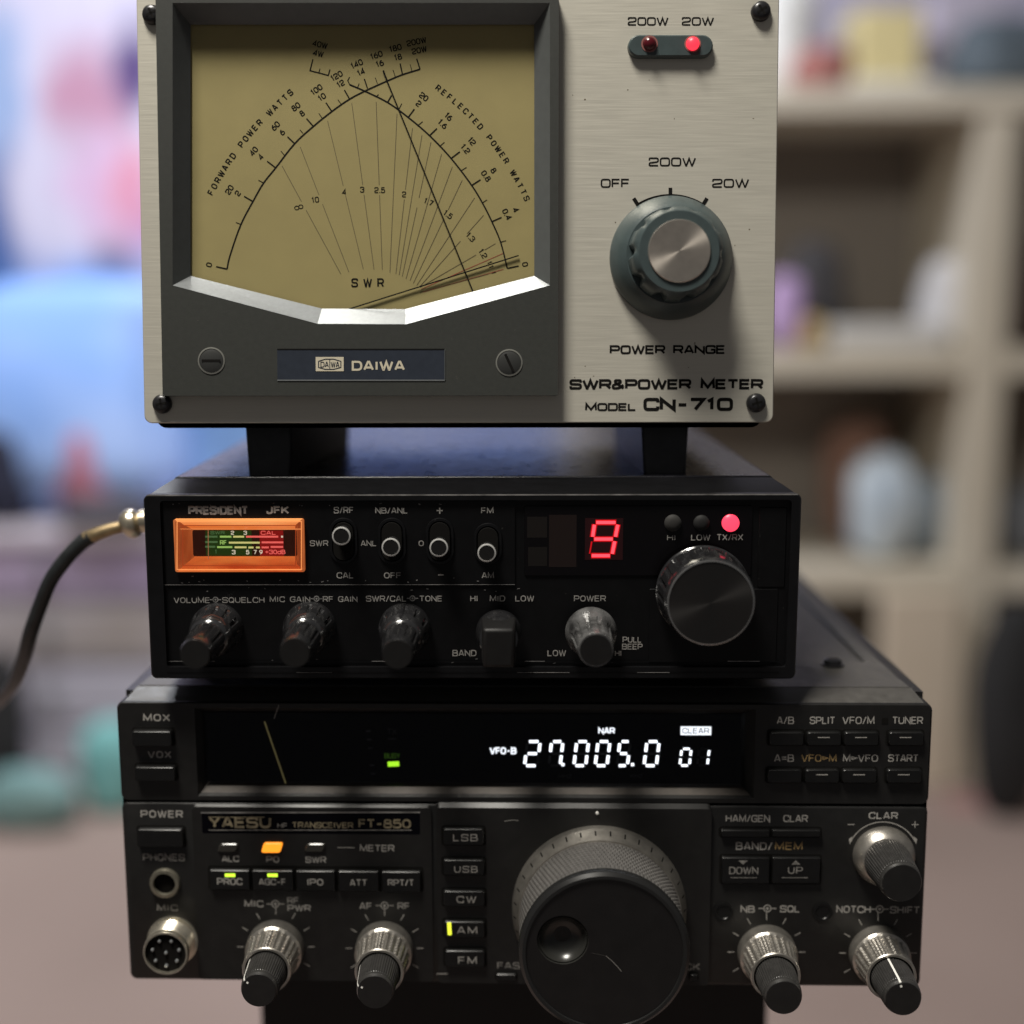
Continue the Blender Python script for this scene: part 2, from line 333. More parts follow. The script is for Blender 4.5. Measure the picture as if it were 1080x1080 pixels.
# dial print.  z1/z2/z4/z5: pixels of four enlargements of the photograph
z1 = lambda x, y: (140 + x / 4, y / 4); z2 = lambda x, y: (350 + x / 4, y / 4)
z4 = lambda x, y: (140 + x / 4, 230 + y / 4); z5 = lambda x, y: (350 + x / 4, 230 + y / 4)
fw = [z4(398, 215), z1(410, 1080), z1(455, 950), z1(507, 850), z1(552, 772), z1(603, 708), z1(683, 606), z1(762, 533), z1(840, 470), z1(915, 418), z1(982, 383), z1(1070, 343), z2(298, 315), z2(372, 292)]
rf = [z2(75, 357), z2(140, 385), z2(235, 432), z2(322, 495), z2(412, 572), z2(503, 668), z2(590, 782), z2(640, 865), z2(675, 935), z2(712, 1022), z5(740, 212)]
for pts in (fw, rf): D.bar(m_ink, dial, spline(pts, 5), 1.55, WD, 'scale_arc')
D.bar(m_ink, dial, [z1(760, 250), z1(748, 298), z1(825, 318), z1(832, 293)], 1.2, WD, 'scale_arc')
D.bar(m_ink, dial, [z2(75, 325), z2(67, 340), z2(75, 357)], 1.0, WD, 'scale_arc')
maj = [(z1(507, 850), z1(470, 828)), (z1(603, 708), z1(567, 680)), (z1(683, 606), z1(653, 577)), (z1(762, 533), z1(733, 500)), (z1(840, 470), z1(815, 433)), (z1(915, 418), z1(893, 380)),
       (z2(150, 372), z2(137, 333)), (z2(235, 343), z2(217, 297)), (z2(298, 315), z2(288, 268)), (z2(372, 292), z2(358, 248)), (z4(398, 215), z4(352, 205)),
       (z2(235, 432), z2(252, 402)), (z2(322, 495), z2(348, 460)), (z2(412, 572), z2(443, 542)), (z2(503, 668), z2(540, 640)), (z2(590, 782), z2(627, 758)), (z2(675, 935), z2(716, 917)), (z5(740, 212), z5(788, 202))]
mnr = [(z1(460, 948), z1(435, 938)), (z1(550, 770), z1(530, 760)), (z1(640, 655), z1(625, 637)), (z1(718, 562), z1(705, 547)), (z1(800, 500), z1(785, 478)), (z1(880, 440), z1(865, 420)),
       (z2(192, 352), z2(183, 328)), (z2(268, 325), z2(258, 295)), (z2(338, 300), z2(330, 272)), (z2(185, 410), z2(197, 398)), (z2(283, 460), z2(295, 437)), (z2(365, 527), z2(383, 513)),
       (z2(455, 617), z2(475, 600)), (z2(545, 720), z2(568, 706)), (z2(632, 857), z2(655, 843)), (z2(710, 1022), z2(735, 1015)), (z1(785, 305), z1(790, 290)), (z2(108, 370), z2(115, 352))]
for a, c in maj: D.bar(m_ink, dial, [a, c], 1.35, WD, 'scale_tick', .07)
for a, c in mnr: D.bar(m_ink, dial, [a, c], .75, WD, 'scale_tick', .07)
def arc_text(body, pts, hpx):
    sp = spline(pts, 8); ls = [0]
    for i in range(1, len(sp)): ls.append(ls[-1] + (Vector(sp[i]) - Vector(sp[i - 1])).length)
    n = len(body)
    for k, ch in enumerate(body):
        if ch == ' ': continue
        s_ = ls[-1] * (k + .5) / n
        i = max(j for j in range(len(ls)) if ls[j] <= s_); i = min(i, len(sp) - 2); t = (s_ - ls[i]) / (ls[i + 1] - ls[i])
        p = Vector(sp[i]).lerp(Vector(sp[i + 1]), t); d = Vector(sp[i + 1]) - Vector(sp[i])
        D.rot_text(ch, tuple(p), hpx, math.degrees(math.atan2(-d.y, d.x)), m_ink, dial, WD, .012, name='dial_letter')
arc_text('FORWARD POWER WATTS', [z1(322, 825), z1(400, 690), z1(500, 555), z1(590, 462), z1(675, 380)], 6.6)
arc_text('REFLECTED POWER WATTS', [z2(437, 362), z2(545, 450), z2(640, 550), z2(730, 670), z2(790, 775), z2(828, 850)], 6.3)
for t, p, a in (('40W', z1(790, 188), -12), ('4W', z1(783, 226), -12), ('20', z1(408, 800), 57), ('2', z1(443, 815), 57), ('40', z1(510, 638), 50), ('4', z1(540, 662), 50),
                ('60', z1(602, 531), 45), ('6', z1(630, 558), 45), ('80', z1(688, 450), 38), ('8', z1(714, 478), 38), ('100', z1(775, 378), 35), ('10', z1(798, 409), 35),
                ('120', z1(860, 320), 30), ('12', z1(877, 353), 30), ('140', z2(105, 270), 24), ('14', z2(123, 304), 24), ('160', z2(188, 233), 19), ('16', z2(202, 268), 19),
                ('180', z2(268, 203), 15), ('18', z2(279, 241), 15), ('200W', z2(357, 176), 12), ('20W', z2(369, 212), 12), ('0', z4(322, 197), 75),
                ('20', z2(388, 408), -38), ('2', z2(366, 437), -38), ('16', z2(492, 492), -42), ('1.6', z2(467, 523), -42), ('12', z2(590, 596), -47), ('1.2', z2(563, 628), -47),
                ('8', z2(682, 719), -55), ('0.8', z2(650, 742), -55), ('4', z2(775, 885), -62), ('0.4', z2(738, 904), -62), ('0', z5(815, 195), -78)):
    D.rot_text(t, p, 6.2, a, m_ink, dial, WD, .012)
for t, p, a, h in (('4', z1(892, 810), 0, 6), ('3', z1(968, 800), 0, 6), ('2.5', z1(1042, 802), 0, 6), ('10', z1(770, 843), 8, 6), ('2', z2(305, 820), 0, 6), ('1.7', z2(408, 852), -22, 6),
                   ('1.5', z2(490, 905), -35, 6), ('1.3', z5(585, 80), -45, 6), ('1.2', z5(637, 150), -55, 6), ('1.1', z5(668, 196), -70, 5), ('1', z5(682, 230), -75, 5)):
    D.rot_text(t, p, h, a, m_ink, dial, WD, .004)
for c in (z1(692, 877), z1(709, 872)):
    D.bar(m_ink, dial, [(c[0] + 2.3 * math.cos(k * math.pi / 6), c[1] + 2 * math.sin(k * math.pi / 6)) for k in range(12)], .8, WD, 'infinity_sign', .06, True)
D.text('S W R', (370.5, 293.5, 405, 303), m_ink, dial, WD, .02)
sl = [((297.5, 175), (359.5, 289), .37), ((316.7, 155), (368, 287), .42), ((345.5, 127.5), (383.2, 284), .47), ((371, 108.7), (394.5, 284.5), .52), ((396.7, 107.5), (403.2, 284.5), .525), ((418.7, 120), (411.2, 287.5), 9),
      ((435, 135), (417.5, 289), .455), ((445, 142.5), (421, 290), 9), ((454.5, 150), (424.2, 291.7), .45), ((465.7, 162.5), (428.2, 294), 9), ((477, 176), (432.5, 296), 9), ((487.5, 190), (436, 298.7), .33),
      ((500.5, 208.7), (439.5, 301), 9), ((510, 227), (442.5, 302.5), .31), ((522.5, 257), (443, 303), .2)]
for a, c, t in sl:
    A, C = Vector(a), Vector(c); L = (C - A).length; g = 5.2 / L
    for s0, s1 in (((0, 1),) if t > 1 else ((0, t - g), (t + g, 1))):
        D.bar(m_inkthin, dial, [tuple(A.lerp(C, s0)), tuple(A.lerp(C, s1))], .62, WD, 'swr_curve', .05)
for a, c, m in (((531, 267), (444, 305), m_red), ((531, 284), (446, 308), m_red), ((515, 289), (443, 308.5), m_inkthin)): D.bar(m, dial, [a, c], .6, WD, 'swr_curve', .055)
for k, (a, c) in enumerate((((404, 75), (501, 312.5)), ((547, 269.5), (360, 328.5)))):
    WN = WD + .3 + k * .28; A, C = D.P(*a, WN), D.P(*c, WN); t = .17
    v = Vector((C[0] - A[0], C[1] - A[1])).normalized(); nx, nz = -v.y * t, v.x * t
    MB().loft([[(A[0] + nx * s, -WN + q, A[1] + nz * s), (C[0] + nx * s, -WN + q, C[1] + nz * s)][::1] for s, q in ((1, -.15), (-1, -.15), (-1, .15), (1, .15), (1, -.15))], False, False, closed=False).build('needle', m_ink, D.o, smooth=0)
# bezel screws and nameplate
for px, py, ang in ((223, 380.5, 0), (537, 382.5, -65)):
    c, z = D.P(px, py, WB); r = 13.6 * D.mm(WB)
    MB().lathe(c, z, [(r * 1.04, WB - .5), (r * 1.04, WB + .18), (r * .93, WB + .25), (r * .92, WB - .3)], 40, cap0=False, cap1=False).build('screw_collar', mat('worn_collar', (.22, .22, .20), .35, .4), bez)
    MB().lathe(c, z, [(r * .93, WB - .2), (r * .92, WB + .12), (r * .6, WB + .45)], 40).build('zero_screw', mat('zero_screw_black', (.030, .031, .030), .38), bez)
    ca, sa = math.cos(R(ang)), math.sin(R(ang)); L, T = r * .72, r * .1
    MB().poly([(c + ca * i - sa * j, z + sa * i + ca * j) for i, j in ((-L, -T), (L, -T), (L, T), (-L, T))], (), -(WB + .5)).build('screw_slot', m_ink, bez, smooth=0)
npx = D.box(292.5, 368.5, 469, 401, WB + .1)
MB().box(npx[0], npx[1], -WB - .12, -WB, npx[2], npx[3]).build('nameplate', m_name, bez)
D.bar(m_silver, bez, [(292.5, 401), (469, 401)], 1.1, WB + .14, 'nameplate_edge'); D.bar(m_ink, bez, [(292.5, 368.3), (469, 368.3)], 1.1, WB + .14, 'nameplate_edge')
D.bar(m_bezin, bez, [(469.2, 368), (469.2, 401)], .9, WB + .14, 'nameplate_edge')
q = D.box(333, 376.5, 362.5, 391.5, WB + .14); MB().box(q[0], q[1], -WB - .22, -WB - .13, q[2], q[3]).build('emblem', m_cream, bez)
oct_ = [(336, 381), (343, 378.8), (352, 378.8), (359.5, 381), (359.5, 387.5), (352, 389.5), (343, 389.5), (336, 387.5)]
D.bar(m_name, bez, oct_, 1.0, WB + .2, 'emblem_outline', .06, True); D.bar(m_name, bez, [(347.8, 378.8), (347.8, 389.5)], .8, WB + .2, 'emblem_outline')
D.text('DA', (338, 381.5, 346.8, 387.5), m_name, bez, WB + .2, .01); D.text('WA', (348.8, 381.5, 358, 387.5), m_name, bez, WB + .2, .01)
D.text('DAIWA', (371, 380.5, 427, 391), m_cream, bez, WB + .12, .035)
# printing on the plate
for t, bx, th in (('200W', (662, 18, 705, 27), 1.5), ('20W', (719, 18, 753, 27), 1.5), ('200W', (684, 166, 734, 175.5), 1.6), ('OFF', (633.5, 188.5, 664, 198), 1.6), ('20W', (751, 188.5, 790, 198), 1.6),
                  ('POWER RANGE', (643, 364, 765, 373.5), 2.1), ('SWR&POWER METER', (600.5, 399.8, 805, 410.8), 2.7), ('MODEL', (617, 425, 671, 433.5), 2.0), ('CN-710', (678.5, 419.5, 773, 433.5), 3.5)):
    q = MB(); a = D.box(*bx); wide_text(q, t, a[0], a[1], a[2], a[3], th * D.mm(), -.06); q.build('lettering', m_ink, plate, smooth=0)
kc = (707, 271)
D.bar(m_ink, plate, [(kc[0] + 65.2 * math.sin(R(a)), kc[1] - 65.2 * math.cos(R(a))) for a in range(-33, 34, 3)], 2.2, 0, 'knob_scale')
for a in (-32, 0, 32): D.bar(m_ink, plate, [(kc[0] + r * math.sin(R(a)), kc[1] - r * math.cos(R(a))) for r in (64, 73)], 3.8, 0, 'knob_scale', .08)
# led bezel
q = D.box(662, 37.2, 752, 61, 1.2)
lb = MB().rbox(q[0], q[1], q[2], q[3], 3.2, [(-2.2, .5), (-1.8, .1), (0, 0)]).build('led_bezel', m_knobD, D.o)
for px, m, nm in ((685, mat('unlit_red_lens', (.07, .006, .010), .18), 'unlit_red_lamp'), (730.5, glow('lit_red', (1.0, .035, .06), 1.5), 'lit_red_lamp')):
    c, z = D.P(px, 46.3, 2.2); r = 6.8 * D.mm()
    MB().lathe(c, z, [(r, 2.1), (r, 2.6), (r * .9, 3.2), (r * .6, 3.7), (r * .2, 3.9)], 24).build(nm, m, lb)
    MB().lathe(c, z, [(r * 1.25, 2.15), (r * 1.25, 2.35), (r * 1.02, 2.35), (r * 1.02, 2.15)], 24, cap0=False, cap1=False).build('lamp_rim', mat('red_rim', (.25, .10, .09), .35), lb)
# range knob
c, z = D.P(707.3, 272.5); mm = D.mm()
kn = MB().lathe(c, z, [(63.5 * mm, .2), (64 * mm, .8), (63 * mm, 2.0), (51 * mm, 6.5), (49 * mm, 7.0)], 64, cap1=True).build('range_knob', m_knobD, D.o)
def scal(n, d): return lambda a, i, k: 1 - d * max(0, math.cos(n * a)) ** 2 if k in (1, 2, 3) else 1 - d * .9
MB().lathe(c, z, [(47.5 * mm, 6.0), (47.5 * mm, 7.5), (46.5 * mm, 10), (45.5 * mm, 14.0), (41 * mm, 15.6), (40 * mm, 15.9), (33 * mm, 15.9)], 120, lambda a, i, k: (1 - .13 * max(0, math.cos(10 * a + .5)) ** 1.5) if k < 3 else ((1 - .05 * max(0, math.cos(10 * a + .5)) ** 1.5) if k == 3 else 1)).build('fluted_grip', m_knobD, kn)
sp_ = MB().lathe(0, 0, [(31.2 * mm, 15.9), (31.2 * mm, 16.3), (30.5 * mm, 16.5)], 64).build('spun_cap', m_spun, kn); sp_.location = (c * S, 0, z * S)

# ================================================================== 2  CB radio (middle)
m_cb = mat('black_abs', (0.0036, 0.0036, 0.0042), 0.36, 0, spec=.32, var=0.25, vscale=250, bump=0.10, bscale=2600, wear=0.25, wearcol=(.035, .034, .032))
m_cbp = mat('black_panel', (0.0026, 0.0026, 0.0030), 0.42, 0, spec=.22, var=0.2, vscale=250, bump=0.12, bscale=3000, wear=0.45, wearcol=(.05, .047, .043))
m_cbtop = mat('glossy_black_cover', (0.006, 0.006, 0.008), 0.25, 0, var=0.2, vscale=200, bump=0.14, bscale=5500, rvar=0.04, spec=.36)
m_gk = mat('black_gloss_knob', (0.014, 0.014, 0.015), 0.16, 0.0, var=0.25, vscale=350, bump=0.05, bscale=2600, rvar=0.05, spec=1.0, coat=.5)
m_gkf = mat('black_knob_face', (0.007, 0.0068, 0.0068), 0.5, 0, spec=.3, var=0.15, vscale=300, bump=.1)
m_prn = mat('grey_print', (0.25, 0.24, 0.225), 0.6, var=0.3, vscale=900)
m_prnd = mat('dim_grey_print', (0.17, 0.165, 0.16), 0.6, var=0.45, vscale=900)
m_chr = mat('chrome', (0.75, 0.75, 0.74), 0.16, 1.0)
m_smoke = mat('smoked_window', (0.003, 0.0025, 0.003), 0.14, 0, spec=.25)
m_edge = mat('worn_silver_edge', (0.32, 0.31, 0.30), 0.4, 0.5, var=0.5, vscale=200)

J = Dev('cb_radio', (-2.4, 362.0, -108.6), -0.92, 0.4, 0)
tag(J.o, 'black mobile radio with orange lit meter and red digit, middle of the stack', 'radio')
jx0, jx1, jz1, jz0 = J.P(154.6, 620)[0], J.P(842.8, 620)[0], J.P(497, 521.5)[1], J.P(497, 716.5)[1]
jt = jz1 + 3.0                                       # top of the cover
ri = J.box(172.5, 527.5, 832, 703.5, -.3); RI = rrect(*ri, 1.0, 3)
b = MB().poly(rrect(jx0 + .5, jx1 - .5, jz0 + .5, jz1 - .3, 1.4), [RI], 0)
b.rbox(jx0, jx1, jz0, jz1, 1.8, [(0, .5), (.5, .1), (1.4, 0), (3, 0)], False, False)
b.loft([[(x, y, z) for x, z in RI] for y in (0, 1.6)], False, False)
fr = b.build('front_frame', m_cb, J.o)
WP = -1.4
def holed(x0, x1, z0, z1, y0, y1, hole):
    O_ = [(x0, z0), (x1, z0), (x1, z1), (x0, z1)]; b = MB().poly(O_, [hole], y0)
    b.loft([[(x, y, z) for x, z in O_] for y in (y0, y1)], False, False); b.loft([[(x, y, z) for x, z in hole] for y in (y0, y1)], False, False); return b
mo = J.box(184, 547.5, 321, 603, .2)
mh = [(mo[0] + .1, mo[2] + .1), (mo[1] - .1, mo[2] + .1), (mo[1] - .1, mo[3] - .1), (mo[0] + .1, mo[3] - .1)]
pan = holed(ri[0] - .5, ri[1] + .5, ri[2] - .5, ri[3] + .5, -WP, 4, mh).build('front_panel', m_cbp, J.o)
# body: sloping top strip, seam, cover
b = MB(); prof = [(3.0, jz1 - .05), (8, jz1 + 1.2), (15.2, jt - .35), (15.6, jt - .9), (16.2, jt - .9)]
ch = 2.6
def jloop(y, top): return [(jx0, y, jz0 + .6), (jx0 + .6, y, jz0), (jx1 - .6, y, jz0), (jx1, y, jz0 + .6), (jx1, y, jz1 - ch), (jx1 - 5.0 * (min(y, 15) / 15) - .6, y, top), (jx0 + 5.0 * (min(y, 15) / 15) + .6, y, top), (jx0, y, jz1 - ch)]
b.loft([jloop(y, t) for y, t in prof], False).build('front_shell', m_cb, J.o, smooth=25)
b = MB().loft([jloop(y, jt) for y in (16.3, 262)]).build('top_cover', m_cbtop, J.o, smooth=25, bevel=.5)
D_e = MB().ribbon([(jx0 + 1.2, jz1 - .12), (jx1 - 1.2, jz1 - .12)], .35, -.02); D_e.build('worn_top_edge', m_edge, fr, smooth=0)
for x in (-70, 70):
    for y, dz in ((22, 0), (165, 0)):
        MB().loft([[(x + 5 * math.cos(a * math.pi / 8), y + 5 * math.sin(a * math.pi / 8), z) for a in range(16)] for z in ((0 if y < 100 else -1.5), jz0)]).build('foot', m_rub, J.o)
# raised fields of the panel
WU = -.9
q = J.box(173.5, 528.5, 543, 616.5, WU); upf = holed(q[0], q[1], q[2], q[3], -WU, -WP + .1, mh).build('switch_panel', m_cbp, J.o)
J.bar(m_edge, upf, [(172, 616.8), (543, 616.5)], .5, WU + .05, 'worn_edge')
WG = -1.0
q = J.box(553, 533.5, 793, 607, WG); gl = MB().rbox(q[0], q[1], q[2], q[3], .5, [(-WG, .1), (-WP + .1, 0)]).build('display_window', m_smoke, J.o)
q = J.box(800, 535, 829, 619.5, -1.1); MB().rbox(q[0], q[1], q[2], q[3], .5, [(1.1, .2), (1.3, 0), (1.5, 0)]).build('side_grip', m_cbp, J.o)
q = J.box(684, 621, 820, 699, -1.1); MB().rbox(q[0], q[1], q[2], q[3], .5, [(1.1, .2), (1.5, 0)]).build('lower_field', m_cbp, J.o)
for yy, m in ((697.5, m_edge), (709.3, m_edge)):
    J.bar(m_cbp, fr if yy > 705 else pan, [(176, yy), (822, yy)], 1.6, 0.02 if yy > 705 else WP + .2, 'rib_line')
rnd = random.Random(3)
for i in range(9):                                    # worn, shiny stretches of the two lower ribs
    x = 170 + rnd.random() * 600; yy = 697.3 if i % 2 else 709.2
    J.bar(m_edge, fr if yy > 705 else pan, [(x, yy), (x + 15 + 40 * rnd.random(), yy)], .55, 0.05 if yy > 705 else WP + .25, 'worn_edge', .08)
# meter window
m_or = mat('orange_lit_plastic', (.5, .12, .03), .3, 0, emit=(1.0, .17, .035), estr=.42, var=.2, vscale=500)
m_or2 = mat('bright_orange_lit_plastic', (.5, .2, .06), .3, 0, emit=(1.0, .33, .10), estr=.7)
m_or3 = mat('deep_orange_lit_plastic', (.3, .08, .02), .3, 0, emit=(1.0, .14, .03), estr=.30)
mi = J.box(203, 559, 313, 587, -4.2)
b = MB().loft([[(x, y, z) for x, z in rrect(*r_, .5, 2)] for y, r_ in ((1.0, mo), (-.5, mo), (-.55, [mo[0] + .5, mo[1] - .5, mo[2] + .5, mo[3] - .5]), (1.2, [mo[0] + 1.1, mo[1] - 1.1, mo[2] + 1.1, mo[3] - 1.1]), (1.4, [mo[0] + 2.0, mo[1] - 2.0, mo[2] + 1.9, mo[3] - 1.9]), (4.6, mi))], False, False)
def uneven(m, c0, c1, st):
    nt = m.node_tree; tc = nt.nodes.new('ShaderNodeTexCoord'); mp = nt.nodes.new('ShaderNodeMapping'); mp.inputs['Scale'].default_value = st; n = nt.nodes.new('ShaderNodeTexNoise'); n.inputs['Scale'].default_value = 130; n.inputs['Detail'].default_value = 3
    cr = nt.nodes.new('ShaderNodeValToRGB'); cr.color_ramp.elements[0].position = .35; cr.color_ramp.elements[1].position = .68; cr.color_ramp.elements[0].color = (*c0, 1); cr.color_ramp.elements[1].color = (*c1, 1)
    nt.links.new(tc.outputs['Object'], mp.inputs[0]); nt.links.new(mp.outputs[0], n.inputs['Vector']); nt.links.new(n.outputs['Fac'], cr.inputs[0]); nt.links.new(cr.outputs[0], nt.nodes['Principled BSDF'].inputs['Emission Color'])
uneven(m_or, (.50, .055, .010), (1.0, .27, .06), (.3, 1, 1.6)); m_or.node_tree.nodes['Principled BSDF'].inputs['Emission Strength'].default_value = .62
mw = b.build('meter_lens', m_or, J.o, smooth=20)
m_orT = mat('amber_lit_plastic', (.5, .2, .06), .3, emit=(1, .4, .1), estr=.78); uneven(m_orT, (.85, .20, .04), (1.0, .46, .16), (.25, 1, 2.2))
m_orS = mat('brown_lit_plastic', (.3, .1, .03), .3, emit=(1, .2, .05), estr=.36); uneven(m_orS, (.45, .07, .015), (1.0, .26, .07), (1.5, 1, .4))
mw.data.materials.append(m_orT); mw.data.materials.append(m_orS)
for p in mw.data.polygons:
    cz_ = (p.center.z / S - mo[2]) / (mo[3] - mo[2]); cx_ = (p.center.x / S - mo[0]) / (mo[1] - mo[0])
    p.material_index = 1 if (cz_ > .68 and .1 < cx_ < .9) else (2 if not .12 < cx_ < .88 else 0)
for px, k in ((2.0, m_or2), (8, m_or3)):
    pts = [(185 + px, 548.5 + px * .7), (320 - px, 548.5 + px * .7), (320 - px, 602 - px * .7), (185 + px, 602 - px * .7)]
    J.bar(k, mw, pts, .9, .35 if px < 4 else -1.2, 'lens_ridge', .3, True)
J.bar(m_or2, mw, [(190, 557.8), (318, 557.8)], 1.1, -.6, 'lens_ridge', .3)
MB().box(mi[0] - 1, mi[1] + 1, 4.6, 5.2, mi[2] - 1, mi[3] + 1).build('meter_card', mat('dark_meter_card', (.012, .006, .004), .6, emit=(.12, .02, .006), estr=.12), J.o)
mc = [o for o in J.o.children if o.name.startswith('meter_card')][-1]
q = J.box(205, 587, 312, 591, -4.0); MB().box(q[0], q[1], 4.2, 4.5, q[2] - .5, q[3]).build('card_ledge', m_or, mc)
q = J.box(217, 559.5, 265.5, 586, -4.5); MB().box(q[0], q[1], 4.5, 4.59, q[2], q[3]).build('green_field', mat('green_field', (.02, .06, .01), .6, emit=(.02, .10, .01), estr=.25), mc)
q = J.box(274, 559.5, 299, 588.5, -4.5); MB().box(q[0], q[1], 4.5, 4.59, q[2], q[3]).build('red_field', mat('red_field', (.12, .01, .01), .6, emit=(.5, .01, .01), estr=.35), mc)
g1, g2, g3, rd, wh_ = glow('green_dim', (.10, .22, .08), .6), glow('green_lit', (.35, .62, .15), .8), glow('yellow_lit', (.62, .62, .22), .9), glow('pink_lit', (1, .16, .14), .8), glow('white_lit', (.8, .75, .6), .8)
for x0, x1, y, m in ((216.5, 229.5, 566, g1), (232, 244, 566, g2), (246, 257.5, 566, g3), (259.5, 293.5, 566, rd), (296.5, 298.5, 566, wh_), (216.5, 229.5, 571.6, g1), (241.5, 274, 572.3, g3), (276, 298.8, 572, rd),
                     (216.5, 227, 576.6, g1), (229, 245, 577, g2), (247.5, 260, 577.2, g3), (262, 267.5, 577.4, g3), (270, 274, 577.4, g3), (276, 283.5, 577.3, rd), (285.5, 298.6, 576.8, rd)):
    J.bar(m, mc, [(x0, y), (x1, y)], 2.0, -4.45, 'scale_bar', .05)
for t, bx, m in (('SWR', (222, 560, 237, 563.5), g1), ('2', (243.5, 559.8, 247, 564), wh_), ('3', (257, 559.8, 260.5, 564), wh_), ('CAL', (275, 559.8, 291, 564), rd), ('RF', (232, 569.8, 239, 574.6), g2), ('1', (227, 579.7, 228.6, 584), g1),
                 ('3', (244.6, 580, 248.4, 584.6), wh_), ('5', (259.5, 580, 263, 584.6), wh_), ('7', (267.3, 580, 270.8, 584.6), wh_), ('9', (273.5, 580, 277, 584.6), wh_), ('+30dB', (279.5, 579.8, 301, 584.4), rd)):
    J.text(t, bx, m, mc, -4.4, .02, name='scale_figure')
J.bar(mat('needle_metal', (.5, .3, .2), .4, .3, emit=(1, .4, .2), estr=.25), J.o, [(219.6, 558), (219.8, 590)], .8, -3.4, 'meter_needle')
MB().box(mo[0] + .6, mo[1] - .6, .1, .3, mo[2] + .6, mo[3] - .6).build('meter_pane', pane('meter_pane', (.97, .95, .93), .05, 1.3), J.o)
# slide switches
for cxp, y0, y1, by in ((362.5, 546, 594.5, 565.2), (413.5, 546, 595, 577), (464, 546, 595, 577.5), (514.6, 551.5, 595, 583)):
    q = J.box(cxp - 15, y0, cxp + 15, y1, WU)
    sw = MB().loft([[(x, y, z) for x, z in rrect(q[0] + i, q[1] - i, q[2] + i, q[3] - i, 4.1 - i, 8)] for y, i in ((-WU, -.0), (-WU - .6, .15), (-WU - .6, .8), (1.6, 1.2))], False, True).build('slide_switch', m_cb, J.o)
    q2 = J.box(cxp - 10.5, y0 + 4.5, cxp + 10.5, y1 - 4.5, WU)
    MB().rbox(q2[0], q2[1], q2[2], q2[3], 2.8, [(.85 - 1.3, 0), (1.5, 0)]).build('switch_slot', m_ink, sw)
    h = 6.0; c, z = J.P(cxp - 2.4 if cxp < 380 else cxp - 1.2, by, h - .4); r = 9.6 * J.mm(h)
    MB().lathe(c, z, [(r * .85, .2), (r * .85, h - 1.6), (r, h - 1.2), (r, h - .35), (r * .93, h - .1)], 32).build('switch_toggle', m_gkf, sw)
    MB().lathe(c, z, [(r * 1.02, h - .55), (r * 1.02, h - .1), (r * .88, h), (r * .87, h - .3)], 32, cap0=False, cap1=False).build('toggle_ring', mat('silver_ring', (.62, .62, .60), .38, .35), sw)
for t, bx, m, bo_ in (('PRESIDENT', (198.5, 533.5, 262, 543), m_prnd, .05), ('JFK', (281, 533.5, 305, 542.2), m_prn, .045), ('S/RF', (352, 534.5, 373, 541.5), m_prn, .012), ('SWR', (326.8, 569.8, 346.3, 576), m_prn, .012), ('CAL', (355, 603.5, 373, 610), m_prn, .012),
                      ('ANL', (380.5, 570, 397, 576), m_prn, .012), ('NB/ANL', (395.8, 535.2, 430, 541.6), m_prn, .012), ('OFF', (405, 603.6, 423, 610), m_prn, .012), ('O', (441.5, 570, 447, 576), m_prn, .012), ('FM', (507.4, 535.2, 520.6, 541.6), m_prn, .012), ('AM', (508, 603.6, 521, 610), m_prn, .012)):
    J.text(t, bx, m, upf, WU + .02, bo_, 1.05)
J.bar(m_prn, upf, [(460.6, 538.5), (467, 538.5)], 1.3, WU, 'lettering'); J.bar(m_prn, upf, [(463.8, 535.3), (463.8, 541.7)], 1.3, WU, 'lettering', .07); J.bar(m_prn, upf, [(462, 606.3), (468, 606.3)], 1.3, WU, 'lettering')
for t, bx in (('VOLUME', (183.3, 630, 221.4, 636)), ('SQUELCH', (234.4, 629.8, 279, 635.8)), ('MIC GAIN', (284.4, 629, 327.3, 635)), ('RF GAIN', (340.5, 628.8, 377, 634.8)), ('SWR/CAL', (386, 628.2, 428.6, 634.5)), ('TONE', (442.3, 628.2, 466.4, 634.3)),
              ('HI', (496, 628, 504, 634.3)), ('MID', (516.5, 628, 532.8, 634.3)), ('LOW', (543.4, 628, 563.4, 634.3)), ('BAND', (477.2, 685.4, 502.5, 692)), ('POWER', (605.3, 628, 639, 634.3)), ('LOW', (577.4, 685.4, 597, 692)),
              ('HI', (648.5, 686, 655.6, 692))):
    J.text(t, bx, m_prn if bx[0] < 600 else m_prn, pan, WP + .02, .01, 1.05)
for t, bx in (('PULL', (656.6, 671.4, 676.6, 677.7)), ('BEEP', (656, 678.8, 677.8, 685))): J.text(t, bx, m_prn, pan, WP + .03, .012)
def dual_symbol(dev, px, py, rpx, half, m, parent, w):
    dev.bar(m, parent, [(px + rpx * math.cos(k * math.pi / 10), py + rpx * math.sin(k * math.pi / 10)) for k in range(20)], 1.1, w, 'dual_knob_sign', .06, True)
    c, z = dev.P(px, py, w); r = rpx * .42 * dev.mm(w); MB().poly([(c + r * math.cos(k * math.pi / 8), z + r * math.sin(k * math.pi / 8)) for k in range(16)], (), -w - .065).build('dual_knob_sign', m, parent, smooth=0)
    for s in (-1, 1): dev.bar(m, parent, [(px + s * rpx, py), (px + s * half, py)], 1.1, w, 'dual_knob_sign', .07)
for px, py in ((227.3, 632.4), (333.8, 631.4), (435, 631)): dual_symbol(J, px, py, 2.6, 6, m_prnd, pan, WP)
